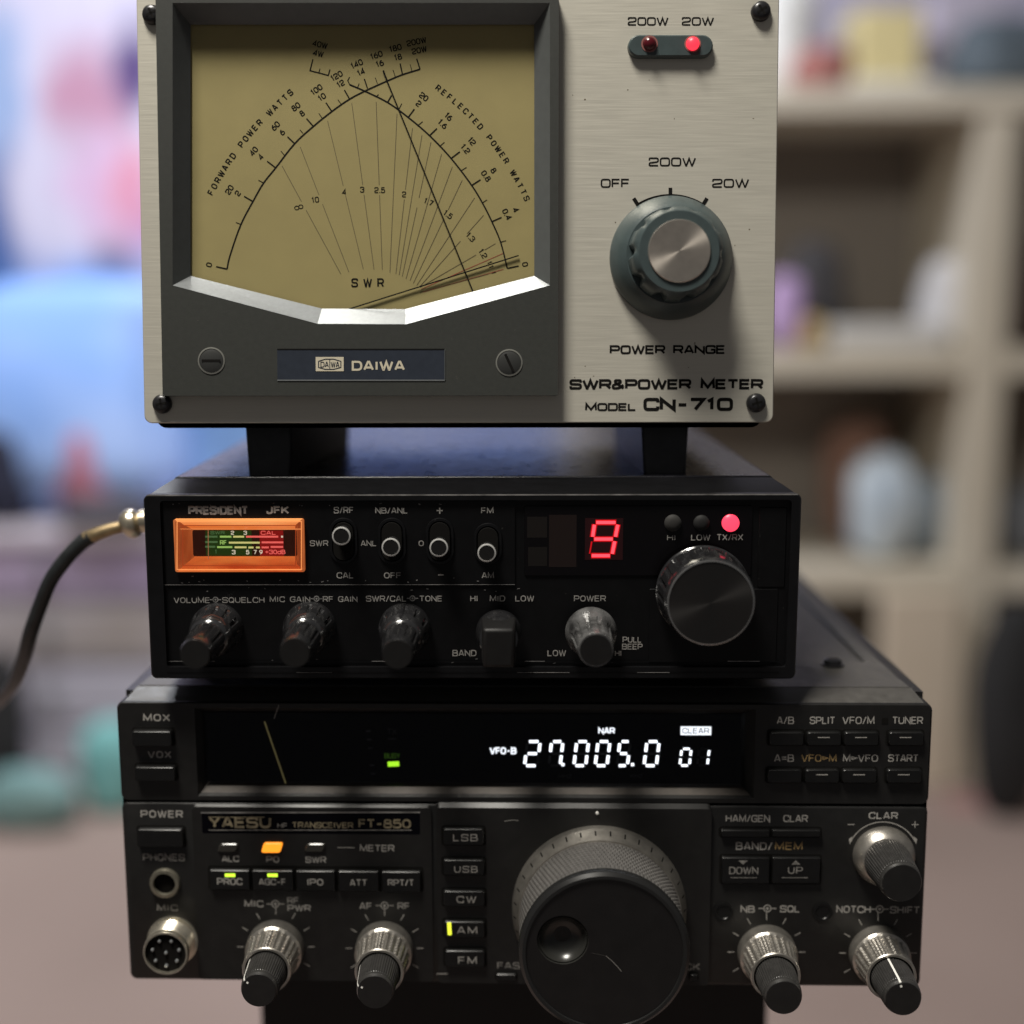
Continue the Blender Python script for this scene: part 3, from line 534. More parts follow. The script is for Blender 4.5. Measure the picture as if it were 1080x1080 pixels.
# display: digit and lamps behind the smoked window
red7, red7d = glow('red_segment', (1.0, .05, .07), 2.2), glow('red_segment_glow', (.75, .004, .01), .55)
q = J.box(617, 546.5, 657, 590.5, WG + .02); MB().box(q[0], q[1], -WG - .06, -WG, q[2], q[3]).build('digit_tile', glow('red_tile', (.03, .0, .0015), .15), gl)
dg = {'tl': ((628, 551), (650, 551)), 'ul': ((627, 553), (625, 566.5)), 'ur': ((651.6, 553), (649, 566.5)), 'm': ((626, 568.5), (647, 568.5)), 'lr': ((648.4, 570.5), (645.6, 584.5)), 'b': ((623.4, 586), (644, 586)), 'll': ((624.2, 570.5), (621.8, 584.5))}
for k, (a, c) in dg.items():
    A, C = Vector(a).lerp(Vector(c), .04), Vector(a).lerp(Vector(c), .96)
    J.bar(red7d, gl, [a, c], 6.0, WG + .08, 'digit_glow', .02 + .004 * len(k)) if k != 'll' else None
    J.bar(red7 if k != 'll' else red7d, gl, [tuple(A), tuple(C)], 3.3 if k != 'll' else 1.6, WG + .12, 'digit_segment', .06)
for a, m in (((556, 545, 577, 567), (.008, .006, .005)), ((557, 577, 577, 597), (.007, .0055, .0045)), ((579, 543, 608, 598), (.011, .006, .005))):
    q = J.box(*a, WG); MB().box(q[0], q[1], -WG - .04, -WG, q[2], q[3]).build('unlit_digit_reflection', mat('unlit_%d' % a[0] + str(a[1]), m, .3), gl)  # unlit digit area with its faint brown reflections painted as flat tiles
for px, m, nm, k in ((709.5, mat('grey_lens', (.030, .029, .028), .65, spec=.2), 'unlit_lamp', 9), (739.6, mat('dark_lens', (.014, .014, .014), .65, spec=.2), 'unlit_lamp', 8.5), (770.3, glow('lit_pink_red', (1.0, .05, .10), 1.55), 'lit_red_lamp', 9.2)):
    c, z = J.P(px, 551.4, WG); r = k * J.mm(); MB().lathe(c, z, [(r, -WG * -1 + 0), (r, WG + .6), (r * .8, WG + 1.1), (r * .4, WG + 1.4)], 28).build(nm, m, gl)
for t, bx in (('HI', (703.5, 564, 712.7, 570)), ('LOW', (728.8, 563.5, 749.2, 570)), ('TX/RX', (755.8, 563.2, 783.8, 570))): J.text(t, bx, m_prn, gl, WG + .1, .012)
# knobs
def flut(n, d, ks, ph=0): return lambda a, i, k: 1 - d * min(1, max(0, 2.2 * math.cos(n * a + ph) - .5)) if k in ks else 1
def dual_knob(px, py, ro=27.5, ri_=17.5, h=27, shiny=None, inner=True):
    c, z = J.P(px, py, WP); mm = J.mm(); mk = shiny or m_gk
    k = MB().lathe(c, z, [(ro * mm * 1.02, -WP * -1), (ro * mm * 1.02, 1.0), (ro * mm * .98, 1.6), (ro * mm * .98, 2.6), (ro * mm * .90, 6.4), (ro * mm * .865, 7.6), (ro * mm * .81, 8.8), (ro * mm * .74, 9.8), (ro * mm * .66, 10.5), (ro * mm * .60, 10.7)], 234, flut(13, .12, (3, 4)), ).build('dual_knob', mk, J.o, smooth=28)
    MB().lathe(c, z, [(ri_ * mm, 10.5), (ri_ * mm, 12.5), (ri_ * mm * 1.12, 13.2), (ri_ * mm * 1.0, h - 5), (ri_ * mm * .965, h - 3.2), (ri_ * mm * .92, h - 1.7), (ri_ * mm * .86, h - .5), (ri_ * mm * .84, h - .3)], 220, flut(11, .13, (2, 3), .4)).build('inner_knob', mk, k, smooth=28)
    MB().lathe(c, z, [(ri_ * mm * .85, h - .32), (ri_ * mm * .84, h)], 48).build('knob_face', m_gkf, k)
for px, py in ((229.5, 662.5), (327, 661), (427, 662.5)): dual_knob(px, py)
m_sk = mat('worn_shiny_knob', (.16, .16, .16), .24, .6, var=.7, vscale=250, bump=.4, bscale=2200)
c, z = J.P(622.5, 664, WP); mm = J.mm()
k = MB().lathe(c, z, [(27.5 * mm, 1.4), (27.5 * mm, 2.4), (25 * mm, 4.5), (22 * mm, 6), (21 * mm, 7.5), (19.5 * mm, 15), (18.6 * mm, 20), (17.4 * mm, 20.8)], 200, flut(10, .15, (4, 5), .3)).build('power_knob', m_sk, J.o, smooth=28)
MB().lathe(c, z, [(16.5 * mm, 20.7), (16 * mm, 21.0)], 48).build('knob_face', m_gkf, k)
c, z = J.P(526, 664, WP)
k = MB().lathe(c, z, [(24.5 * mm, 1.4), (24.5 * mm, 3), (22.5 * mm, 7), (20 * mm, 9), (15 * mm, 9.4)], 64).build('band_knob', m_gk, J.o)
MB().loft([[(c + (-1) ** ((i + 1) // 2) * (17.3 * mm * kx), -w, z + ((20 if i > 1 else -23) * mm) * kz) for i in range(4)] for w, kx, kz in ((5, 1.05, 1), (12, 1.0, .98), (17.2, .94, .95), (18, .84, .9))]).build('pointer_bar', m_gkf, k, bevel=.6)
c, z = J.P(739.5, 621.5, WP); rr = 48.5 * mm
k = MB().lathe(c, z, [(rr * 1.03, 1.3), (rr * 1.03, 2.2), (rr, 2.6), (rr, 4), (rr * .985, 12), (rr * .965, 14), (rr * .93, 15.3), (rr * .90, 15.7)], 352, flut(22, .06, (3, 4))).build('channel_knob', m_gk, J.o, smooth=28)
MB().lathe(c, z, [(rr * .915, 15.5), (rr * .915, 15.95), (rr * .885, 16.05), (rr * .885, 15.6)], 96, cap0=False, cap1=False).build('face_rim', mat('bright_rim', (.30, .30, .30), .25, .8), k)
m_spd = mat('dark_spun_face', (.045, .043, .042), .32, .8); spun(m_spd)
sp_ = MB().lathe(0, 0, [(rr * .89, 15.6), (rr * .885, 15.85), (rr * .02, 15.95)], 96).build('knob_face', m_spd, k); sp_.location = (c * S, 0, z * S)

# microphone lead plugged into the left side of the CB radio
AC = bpy.data.objects.new('microphone_cable', None); col.objects.link(AC)
def at(px, py, Y):
    r = ray(px, py); t = Y / r.y; return r * t
a0 = at(176, 547, 398); AC.location = (a0 + Vector((0, 0, ZC))) * S
tag(AC, 'black cable with a brass coloured plug in the left side of the middle radio', 'cable')
def rel(px, py, Y): return at(px, py, Y) - a0
m_nick = mat('worn_nickel', (.62, .55, .42), .28, .9, var=.25, vscale=300, bump=.2, bscale=900)
m_brass = mat('old_brass_tube', (.40, .30, .17), .38, .8, var=.3, vscale=300)
m_jack = mat('black_cable_jacket', (.014, .016, .017), .42, var=.3, vscale=400, bump=.3, bscale=900)
YP = 398
pl = [rel(176, 547, YP), rel(152, 549.5, YP), rel(149, 550, YP), rel(147, 550.3, YP), rel(144.5, 551, YP), rel(140, 552, YP), rel(136, 553, YP), rel(132, 554.5, YP), rel(128, 556, YP)]
MB().tube(pl, [3.6, 3.6, 3.6, 2.6, 4.3, 4.7, 4.6, 3.9, 2.0], 24).build('plug', m_nick, AC)
sl_ = [rel(130, 555.2, YP), rel(117, 558, YP), rel(104, 562.5, YP), rel(91, 568, YP), rel(87, 570, YP)]
MB().tube(sl_, [1.9, 2.0, 2.15, 2.3, 1.8], 20).build('plug_sleeve', m_brass, AC)
P3 = [rel(*p) for p in ((96, 566, YP), (86, 572.5, YP), (70, 589, YP), (53, 613, YP + 1), (42, 640, YP + 3), (32, 668, YP + 6), (25, 695, YP + 14), (14, 722, YP + 28), (-10, 746, YP + 60), (-45, 765, YP + 110), (-90, 785, YP + 160))]
def spline3(P, n=8):
    P = [2 * P[0] - P[1]] + P + [2 * P[-1] - P[-2]]; out = []
    for i in range(1, len(P) - 2):
        for j in range(n):
            t = j / n; out.append(0.5 * ((2 * P[i]) + (P[i + 1] - P[i - 1]) * t + (2 * P[i - 1] - 5 * P[i] + 4 * P[i + 1] - P[i + 2]) * t * t + (3 * P[i] - P[i - 1] - 3 * P[i + 1] + P[i + 2]) * t ** 3))
    return out + [P[-2]]
MB().tube(spline3(P3), 2.35, 18).build('cable_jacket', m_jack, AC)

# ================================================================== 3  HF transceiver (bottom)
m_ft = mat('charcoal_abs', (0.0098, 0.0095, 0.0092), 0.40, 0, spec=.42, var=0.18, vscale=300, bump=0.14, bscale=3200, wear=0.1, wearcol=(.018, .018, .018))
m_fttop = mat('charcoal_steel_cover', (0.060, 0.057, 0.053), 0.42, 0, var=0.12, vscale=300, bump=0.12, bscale=2600, rvar=.06)
m_ftb = mat('charcoal_button', (0.0052, 0.0052, 0.0052), 0.32, 0, spec=.45, var=0.2, vscale=400, bump=0.08, bscale=3000)
m_glass = mat('black_display_glass', (0.0018, 0.0016, 0.0030), 0.2, 0, spec=.12)
m_lip = mat('display_lip', (0.055, 0.047, 0.04), 0.45, 0, var=.15, vscale=500)
m_fp = mat('light_grey_print', (0.36, 0.345, 0.32), 0.6, var=0.25, vscale=900)
m_fpd = mat('worn_grey_print', (0.22, 0.21, 0.195), 0.6, var=0.5, vscale=900)
m_tan = mat('tan_print', (0.32, 0.215, 0.09), 0.6, var=.25, vscale=900)
m_ring = mat('satin_nickel', (0.43, 0.405, 0.365), 0.33, 0.85, var=0.2, vscale=350, bump=0.15, bscale=1200)
m_cap = mat('rubber_cap', (0.030, 0.029, 0.028), 0.34, 0, var=0.2, vscale=500, bump=.1)
m_capf = mat('cap_face', (0.008, 0.0078, 0.0078), 0.42, 0, var=0.2, vscale=300, bump=.1)
m_white = mat('white_line', (0.75, 0.74, 0.70), 0.5)

K = Dev('hf_transceiver', (11.3, 366.9, -211.0), -2.05, -0.1, -0.22)
tag(K.o, 'wide black transceiver with white frequency display and large tuning dial, bottom of the stack', 'radio')
fx0, fx1 = K.P(130, 900)[0], K.P(977.5, 900)[0]; fz1 = K.P(553, 742)[1]; fz0 = K.P(553, 1038)[1]; fzm = K.P(553, 847)[1]
dw = K.box(207, 746.5, 796, 841, 0); DWO = [(dw[0], dw[2]), (dw[1], dw[2]), (dw[1], dw[3] - .25), (dw[0], dw[3] - .25)]
gb = K.box(219, 752, 781, 825.5, -5.0); gb2 = K.box(218, 752, 782, 836, -2.2)
# upper section
b = MB().poly(rrect(fx0 + .7, fx1 - .7, fzm + .35, fz1 - .2, 1.6, 4), [DWO], 0)
b.rbox(fx0, fx1, fzm + .1, fz1 + .1, 2.2, [(0, .5), (.4, .2), (1.0, 0), (9, 0)], False, False, 4)
ft_up = b.build('upper_front', m_ft, K.o, smooth=30)
GB = [(gb[0], gb[2]), (gb[1], gb[2]), (gb[1], gb[3]), (gb[0], gb[3])]; LP = K.P(500, 836, -2.2)[1]
for nm, i, j, m in (('recess_side', 1, 2, m_ft), ('recess_top', 2, 3, m_ft), ('recess_side', 3, 0, m_ft)):
    MB().add([(DWO[i][0], 0, DWO[i][1]), (DWO[j][0], 0, DWO[j][1]), (GB[j][0], 5, GB[j][1]), (GB[i][0], 5, GB[i][1])], [(0, 1, 2, 3)]).build(nm, m, ft_up, smooth=0)
MB().add([(DWO[0][0], 0, DWO[0][1]), (DWO[1][0], 0, DWO[1][1]), (DWO[1][0] - .6, 1.2, LP), (DWO[0][0] + .6, 1.2, LP)], [(0, 1, 2, 3)]).build('recess_sill', m_ft, ft_up, smooth=0)
MB().add([(DWO[0][0] + .6, 1.2, LP), (DWO[1][0] - .6, 1.2, LP), (GB[1][0], 5, GB[1][1]), (GB[0][0], 5, GB[0][1])], [(0, 1, 2, 3)]).build('recess_lip', m_lip, ft_up, smooth=0)
dsp = MB().box(gb[0], gb[1], 5.0, 6, gb[2], gb[3]).build('display_glass', m_glass, K.o)
# lower section with rounded shoulder and raised central block
low_z = fzm - .2
def lowblock(x0, x1, z0, z1, w, rad, nm, base=0.0):
    loops = []
    for k in range(6):
        a = R(90 * k / 5); loops.append([(x, -(w - rad * (1 - math.sin(a))), z) for x, z in rrect(x0 + rad * (1 - math.cos(a)) * .0 + .0 + (rad * (math.cos(a)) * 0), x1, z0, z1 - rad * (1 - math.cos(a)) if False else z1 - rad * (math.sin(a)), 1.2, 3)])
    loops = [[(x, -base, z) for x, z in rrect(x0, x1, z0, z1, 1.2, 3)]] + loops
    return MB().loft(loops, False, True).build(nm, m_ft, K.o, smooth=40)
ft_lo = MB().rbox(fx0, fx1, fz0, low_z, 2.2, [(0, 1.0), (.25, .5), (.7, .15), (1.4, 0), (9, 0)], True, False, 4).build('lower_front', m_ft, K.o, smooth=40)
lb_ = K.box(206, 849.5, 456, 1037, .6); lblk = lowblock(lb_[0], lb_[1], fz0 + .8, lb_[3], .6, .6, 'left_field')
cb_ = K.box(461, 848.5, 749, 1037, 1.2); cblk = lowblock(cb_[0], cb_[1], fz0 + .8, cb_[3], 1.2, 1.2, 'dial_field')
WL, WC = .6, 1.2
# body
b = MB(); b.box(fx0 + .4, fx1 - .4, 9, 235, fz0 + .5, fz1 + 1.2).build('chassis', m_ft, K.o)
tz = 102.35
def ftl(y, z, inset=0): return [(fx0 + .3, y, fz0 + 1), (fx1 - .3, y, fz0 + 1), (fx1 - .3, y, fz1 - 3), (fx1 - 2.2 - inset, y, z), (fx0 + 2.2 + inset, y, z), (fx0 + .3, y, fz1 - 3)]
MB().loft([ftl(1.2, fz1 + .02), ftl(4, fz1 + 1.0, .8), ftl(9.2, fz1 + 2.3, 1.6)], False).build('front_shoulder', m_fttop, K.o, smooth=50)
def ftc(y, z, ins): return [(fx0, y, fz0 + 4), (fx0, y, fz1 - 2), (fx0 + 2.5 + ins, y, z), (fx1 - 2.5 - ins, y, z), (fx1, y, fz1 - 2), (fx1, y, fz0 + 4)]
cov = MB().loft([ftc(9.8, fz1 + 1.9, 1.6), ftc(10.0, fz1 + 2.4, 1.6), ftc(20, tz - 1.0, 3.0), ftc(27, tz - .05, 4.0), ftc(33, tz, 4.2)], True, False).build('top_cover', m_fttop, K.o, smooth=30)
RX0, RX1 = K.P(843, 660, -70)[0], fx1 - 11
MB().loft([ftc(33, tz, 4.2), ftc(34, tz - 1.5, 4.2), ftc(235, tz - 1.5, 4.2)], False, True).build('rear_cover', m_fttop, K.o, smooth=20)
for x0, x1 in ((fx0 + 6.6, fx0 + 11), (fx1 - 11, fx1 - 6.6)): MB().box(x0, x1, 33.3, 235, tz - 1.6, tz).build('side_rail', m_fttop, K.o, bevel=.3)
sc0 = Vector(((K.P(878, 703, -29)[0]), 29))
for x in (sc0.x, fx0 + (fx1 - sc0.x)):
    b = MB()
    b.loft([[(x + r * math.cos(a * math.pi / 12), 29 + r * math.sin(a * math.pi / 12), z) for a in range(24)] for r, z in ((3.6, tz - .1), (3.6, tz + .4), (2.8, tz + .5), (2.7, tz + 1.6), (2.0, tz + 2.0))])
    o = b.build('cover_screw', m_screw, K.o); MB().box(x - 1.6, x + 1.6, 28.7, 29.3, tz + 1.95, tz + 2.05).build('screw_slot', m_ink, o)
for x in (fx0 + 32, fx1 - 32):
    for y in (75, 215): MB().loft([[(x + 8 * math.cos(a * math.pi / 12), y + 8 * math.sin(a * math.pi / 12), z) for a in range(24)] for z in (0, fz0 + .6)]).build('foot', m_rub, K.o)

# --- display
vfd, vfds = glow('white_vfd', (.92, .97, 1.0), 2.6), glow('white_vfd_small', (.92, .97, 1.0), 1.7)
WDG = -4.9
SEG = {'0': 'abcdef', '1': 'bc', '2': 'abged', '5': 'afgcd', '7': 'abcf'}
def seven(ch, x0, y0, x1, y1, th=3.1, lean=.12):
    h = y1 - y0; sx = lambda x, y: x + (y1 - y) * lean - h * lean; ym = (y0 + y1) / 2; g = th * .62; w0, w1 = x0 + h * lean * 0, x1 - h * lean * 0
    xa, xb = x0 + th / 2, x1 - th / 2; T, Bm = y0 + th / 2, y1 - th / 2
    xb -= h * lean; q = {'a': ((xa + g, T), (xb - g, T)), 'd': ((xa + g, Bm), (xb - g, Bm)), 'g': ((xa + g, ym), (xb - g, ym)), 'f': ((xa, T + g), (xa, ym - g)), 'b': ((xb, T + g), (xb, ym - g)), 'e': ((xa, ym + g), (xa, Bm - g)), 'c': ((xb, ym + g), (xb, Bm - g))}
    for s_ in 'abcdefg':
        a, c = q[s_]; K.bar(vfd if s_ in SEG[ch] else mat('unlit_segment', (.02, .021, .022), .5), dsp, [(a[0] + (y1 - a[1]) * lean, a[1]), (c[0] + (y1 - c[1]) * lean, c[1])], th, WDG, 'digit_segment')
for ch, x0, x1 in (('2', 551.5, 571.5), ('7', 577, 595.5), ('0', 603.5, 622.5), ('0', 626, 645), ('5', 649, 666.5), ('0', 677.5, 697)): seven(ch, x0, 780.5, x1, 809)
seven('0', 715.5, 788.5, 730.5, 808.5, 2.5); seven('1', 734, 788.5, 749.5, 808.5, 2.5)
for px in (593.6, 667): K.bar(vfd, dsp, [(px - 1.4, 806.3), (px + 1.6, 806.3)], 3.2, WDG, 'decimal_point')
K.text('NAR', (631, 767.2, 648.6, 774), vfds, dsp, WDG, .03); K.text('VFO-B', (516.3, 788, 544.8, 795.4), vfds, dsp, WDG, .035)
q = K.box(717.8, 766.2, 750, 775.2, WDG); MB().box(q[0], q[1], -WDG - .1, -WDG, q[2], q[3]).build('lit_block', vfds, dsp)
K.text('CLEAR', (719.5, 767.8, 748, 773.5), mat('dark_grey_ink', (.02, .02, .02), .6), dsp, WDG + .12, .01)
for t, bx in (('TX', (408, 768.5, 418.5, 774.5)), ('MHZ', (589, 816.5, 603, 820.5)), ('KHZ', (665, 816.5, 678, 820.5))): K.text(t, bx, mat('unlit_legend', (.030, .032, .034), .5), dsp, WDG, .0)
K.bar(mat('unlit_legend', ()), dsp, [(409, 779.2), (418, 779.2)], 1.8, WDG, 'unlit_lamp')
K.text('BUSY', (405.5, 794.3, 422, 799.8), glow('green_dark', (.06, .16, .01), .35), dsp, WDG, .0)
K.bar(glow('lime_lit', (.45, 1.0, .03), 1.35), dsp, [(409, 806), (421, 805.4)], 5.6, WDG, 'green_lamp')
WN = -4.2
K.bar(mat('lamplit_olive_needle', (.55, .48, .22), .5, emit=(.5, .42, .16), estr=.22), K.o, [(279, 761), (301.3, 826)], 1.15, WN, 'meter_needle')  # needle emits weakly in place of light from the meter lamp
for px in (388, 391, 386, 390, 387): K.bar(mat('unlit_legend', ()), dsp, [(px, 762 + 9 * (px - 385)), (px + 5, 762 + 9 * (px - 385))], 2.2, WDG, 'meter_figure')
MB().box(gb[0] - .3, gb[1] + .3, 3.3, 3.6, gb[2] - .1, gb[3] + .3).build('display_pane', pane('smoked_pane', (.86, .86, .88), .04, 1.22), K.o)
# --- buttons
def button(bx, h, parent_w, r=.6, nm='push_button', m=None, top_in=.35):
    q = K.box(*bx, parent_w)

    return MB().rbox(q[0], q[1], q[2], q[3], r, [(-parent_w - h, top_in), (-parent_w - h + .25, .12), (-parent_w - h * .3, 0), (-parent_w, 0)], True, False, 4).build(nm, m or m_ftb, K.o, smooth=40)
def well(bx, w, pad=1.6):
    q = K.box(bx[0] - pad, bx[1] - pad, bx[2] + pad, bx[3] + pad, w); return MB().rbox(q[0], q[1], q[2], q[3], .9, [(-w - .07, .02), (-w, 0)], True, False, 4).build('button_well', m_ink, K.o)
for t, tb, bb in (('MOX', (151, 753, 179.4, 760.6), (141, 768.5, 183.5, 785)), ('VOX', (155.8, 792, 180.8, 799.5), (144, 806, 187, 821.5))):
    K.text(t, tb, m_fp, ft_up, 0, .02, 1.3); well(bb, 0); button(bb, 2.3, 0, .8)
K.text('POWER', (148.4, 854.6, 193, 862.4), m_fp, ft_lo, 0, .02, 1.3); bb = (146, 872, 195, 891.5); well(bb, 0); button(bb, 1.8, 0, .9)
for row, (ty, by) in enumerate((((755.8, 763.6), (770.3, 785.2)), ((795.6, 803.4), (809.6, 824.5)))):
    dx = -2.0 * row
    for i, (t, x0, x1, b0, b1) in enumerate((((('A/B', 819.3, 837.6), ('A=B', 816.6, 837.4))[row] + (810, 847.2)), ((('SPLIT', 854, 880.8), ('VFO>M', 845, 882.3))[row] + (849.4, 886.7)), ((('VFO/M', 888.3, 922.3), ('M>VFO', 889, 926))[row] + (888.6, 926)), ((('TUNER', 941, 973.4), ('START', 936.7, 968.5))[row] + (935.5, 973.2)))):
        K.text(t, (x0, ty[0], x1, ty[1]), m_tan if t == 'VFO>M' else m_fp, ft_up, 0, .006, 1.0)
        bb = (b0 + dx, by[0], b1 + dx, by[1]); well(bb, 0, 1.4); bt = button(bb, 1.5, 0, 1.0)
        if i: K.bar(m_fp, bt, [((b0 + b1) / 2 + dx - 5.5, sum(by) / 2), ((b0 + b1) / 2 + dx + 7, sum(by) / 2)], 1.0, 1.5, 'button_mark')
q = K.box(930, 757, 936.5, 763.5, 0); MB().box(q[0], q[1], -.1, 0, q[2], q[3]).build('unlit_lamp', m_ink, ft_up)
# badge
q = K.box(213, 857, 443, 879.5, WL); bd = MB().rbox(q[0], q[1], q[2], q[3], .5, [(-WL - .02, .0), (-WL + .2, 0)]).build('badge', m_glass, lblk)
K.bar(m_edge, lblk, [(212, 857), (443, 856.6)], 1.5, WL + .05, 'badge_edge', .12); K.bar(m_fpd, lblk, [(220, 875.4), (434, 875.4)], .8, WL + .05, 'badge_line', .1)
m_gold = mat('worn_gold_print', (.22, .185, .12), .45, .3, var=.5, vscale=700)
K.text('YAESU', (220, 861.5, 286, 873.3), m_gold, lblk, WL + .06, .035); K.text('HF', (292.6, 868, 303, 873.2), m_fpd, lblk, WL + .06, .01); K.text('TRANSCEIVER', (308, 867, 372.6, 873.4), m_gold, lblk, WL + .06, .025); K.text('FT-850', (378, 863.8, 433.5, 873.5), m_gold, lblk, WL + .06, .03)
for x in (220, 243, 262): K.bar(m_gold, lblk, [(x, 861.8), (x + 17, 861.8)], 1.1, WL + .06, 'letter_serif', .08)
for px, m, nm in ((241, mat('unlit_slot', (.03, .028, .024), .25), 'unlit_lamp'), (287.2, glow('amber_lit', (1.0, .30, .02), 1.5), 'amber_lamp'), (332.5, mat('unlit_slot', ()), 'unlit_lamp')):
    hh = 5.2 if nm == 'amber_lamp' else 4.4; cy_ = 893.4; wd = 11.5
    pts = [K.P(px - wd + 3, cy_ - hh, WL), K.P(px + wd, cy_ - hh, WL), K.P(px + wd - 3, cy_ + hh, WL), K.P(px - wd, cy_ + hh, WL)]
    cx_, cz_ = sum(p[0] for p in pts) / 4, sum(p[1] for p in pts) / 4; f_ = fillet(pts, .8, True)
    MB().loft([[(x, -WL, z) for x, z in f_], [(x, -WL - .5, z) for x, z in f_], [(cx_ + (x - cx_) * .9, -WL - .8, cz_ + (z - cz_) * .8) for x, z in f_]], False).build(nm, m, lblk)
for t, bx in (('ALC', (234, 902.2, 252, 908.9)), ('PO', (281, 902.8, 294.5, 909.6)), ('SWR', (322.2, 903.2, 344, 910)), ('METER', (379.5, 890.9, 416, 898))): K.text(t, bx, m_fp, lblk, WL, .012, 1.0)
K.bar(m_fp, lblk, [(356, 893.8), (374, 894)], .8, WL, 'rule')
well((221, 914.5, 445.5, 938), WL, 1.5)
for i, (t, b0, b1, tb) in enumerate((('PROC', 222, 264.6, (229, 926, 255.6, 933.3)), ('AGC-F', 266.8, 310.6, (273, 926.6, 301.6, 933.4)), ('IPO', 312.6, 354.6, (323.8, 926.8, 341, 933.8)), ('ATT', 357, 400.6, (369, 927.4, 387.3, 934.3)), ('RPT/T', 402.6, 444.5, (409, 927.4, 436.7, 934.3)))):
    bt = button((b0, 915.5 + i * .4, b1, 937 + i * .5), 1.3, WL, .5); K.text(t, tb, m_fp, bt, WL + 1.3, .01, 1.0)
    if i < 2: K.bar(glow('yellow_green_lit', (.62, 1.0, .05), 1.5), bt, [(b0 + 15.3, 923), (b0 + 26, 923)], 3.8, WL + 1.3, 'lamp')
# mode buttons
for t, bx, tb in (('LSB', (467, 872, 511, 890), (477.8, 879.6, 503.8, 887.2)), ('USB', (467, 904.6, 511.5, 921.5), (479, 913.2, 503.8, 920.4)), ('CW', (467.2, 937.4, 512, 954.5), (481.5, 945, 502.3, 952.2)), ('AM', (468, 969.4, 512, 987), (482.2, 977.3, 503.4, 984.8)), ('FM', (469, 1000, 512, 1018), (483.2, 1009, 503, 1016.6))):
    well(bx, WC, 1.6); bt = button(bx, 1.4, WC, .9); K.text(t, tb, m_fp, bt, WC + 1.4, .005, 1.5)
    if t == 'AM': K.bar(glow('yellow_lit_bar', (.85, .95, .05), 1.4), bt, [(473.6, 972.8), (474.4, 986)], 4.2, WC + 1.4, 'lamp')
K.bar(m_fp, cblk, [(460.5, 1027), (472, 1027)], 1.0, WC, 'rule')
K.text('FAST', (524.4, 1014.8, 557, 1021.8), m_fpd, cblk, WC, .01, 1.1); K.text('LOCK', (706, 1015.8, 738.4, 1023), m_fpd, cblk, WC, .01, 1.1)
for bx in ((523, 1025.5, 545, 1033), (727, 1026, 736, 1034)): well(bx, WC, 1); button(bx, 1.0, WC, .5)
# right field
for t, tb in (('HAM/GEN', (765.3, 859.4, 812.2, 867)), ('CLAR', (826, 859.4, 852, 867))): K.text(t, tb, m_fp, ft_lo, 0, .012, 1.0)
well((759.3, 873, 865.3, 881.6), 0, 1.5)
for b0, b1 in ((759.5, 811.6), (813.2, 865.2)): button((b0, 873.2, b1, 881.4), 1.4, 0, .5)
K.text('BAND/', (776, 888.2, 814.5, 896.4), m_fp, ft_lo, 0, .015, 1.2); K.text('MEM', (817.3, 888.2, 846.6, 896.4), m_tan, ft_lo, 0, .015, 1.2)
well((760, 902.2, 864.8, 930.8), 0, 1.5)
for t, b0, b1, tb, ul, tri in (('DOWN', 760.2, 811.5, (769, 914.2, 799.8, 922), (770, 798), ((778.5, 907.4), (789, 907.4), (783.7, 911.8))), ('UP', 813.2, 864.8, (831, 914.2, 846.6, 921.6), (824.5, 852), ((834.6, 911.8), (844, 911.8), (839.3, 907.2)))):
    bt = button((b0, 902.4, b1, 930.6), 1.2, 0, .5); K.text(t, tb, m_fpd, bt, 1.2, .01, 1.3 if t == 'UP' else 1); K.bar(m_fpd, bt, [(ul[0], 925.6), (ul[1], 925.6)], .8, 1.2, 'underline')
    MB().poly([K.P(*p, 1.2) for p in tri], (), -1.27).build('arrow', m_fpd, bt, smooth=0)
K.text('CLAR', (916, 856.4, 947, 863.8), m_fp, ft_lo, 0, .025, 1.2)
cc = (931.2, 901.8)
K.bar(m_fp, ft_lo, [(cc[0] + 37 * math.sin(R(a)), cc[1] - 35 * math.cos(R(a))) for a in range(-66, 67, 4)], 1.1, 0, 'clarifier_arc')
for sgn in (-1, 1): MB().poly([K.P(cc[0] + sgn * x, cc[1] - y) for x, y in ((36, 17), (32, 20), (34.8, 11))], (), -.08).build('clarifier_arrow', m_fp, ft_lo, smooth=0)
K.bar(m_fp, ft_lo, [(894, 869.5), (901, 869.5)], 1.0, 0, 'lettering'); K.bar(m_fp, ft_lo, [(961.4, 869.6), (968.6, 869.6)], 1.0, 0, 'lettering'); K.bar(m_fp, ft_lo, [(965, 866), (965, 873.2)], 1.0, 0, 'lettering', .07)
for t, tb in (('NB', (781, 955, 796, 962.4)), ('SQL', (822.6, 954.8, 843.6, 962.3)), ('NOTCH', (882, 955.2, 918.4, 962.8)), ('SHIFT', (938.6, 955.8, 970, 963.4))): K.text(t, tb, m_fp, ft_lo, 0, .015, 1.0)
for t, tb in (('MIC', (257.8, 949.4, 277.8, 956.6)), ('RF', (303, 946.2, 315, 953)), ('PWR', (303.3, 954.2, 327.8, 961)), ('AF', (379, 951.8, 392.2, 959)), ('RF', (419.3, 951.8, 432.2, 959))): K.text(t, tb, m_fp, lblk, WL, .015, 1.0)
dual_symbol(K, 290.4, 953.3, 3.6, 9.5, m_fp, lblk, WL); dual_symbol(K, 405.6, 955, 3.6, 9.5, m_fp, lblk, WL); dual_symbol(K, 809.3, 958, 3.6, 9.5, m_fp, ft_lo, 0); dual_symbol(K, 927.8, 958.8, 3.6, 9.5, m_fp, ft_lo, 0)
for px in (763, 867.5):
    c, z = K.P(px, 961.5); MB().lathe(c, z, [(2.9, 0), (2.9, .4), (2.2, .4), (2.0, .1)], 32).build('lamp_hole', m_ftb, ft_lo)
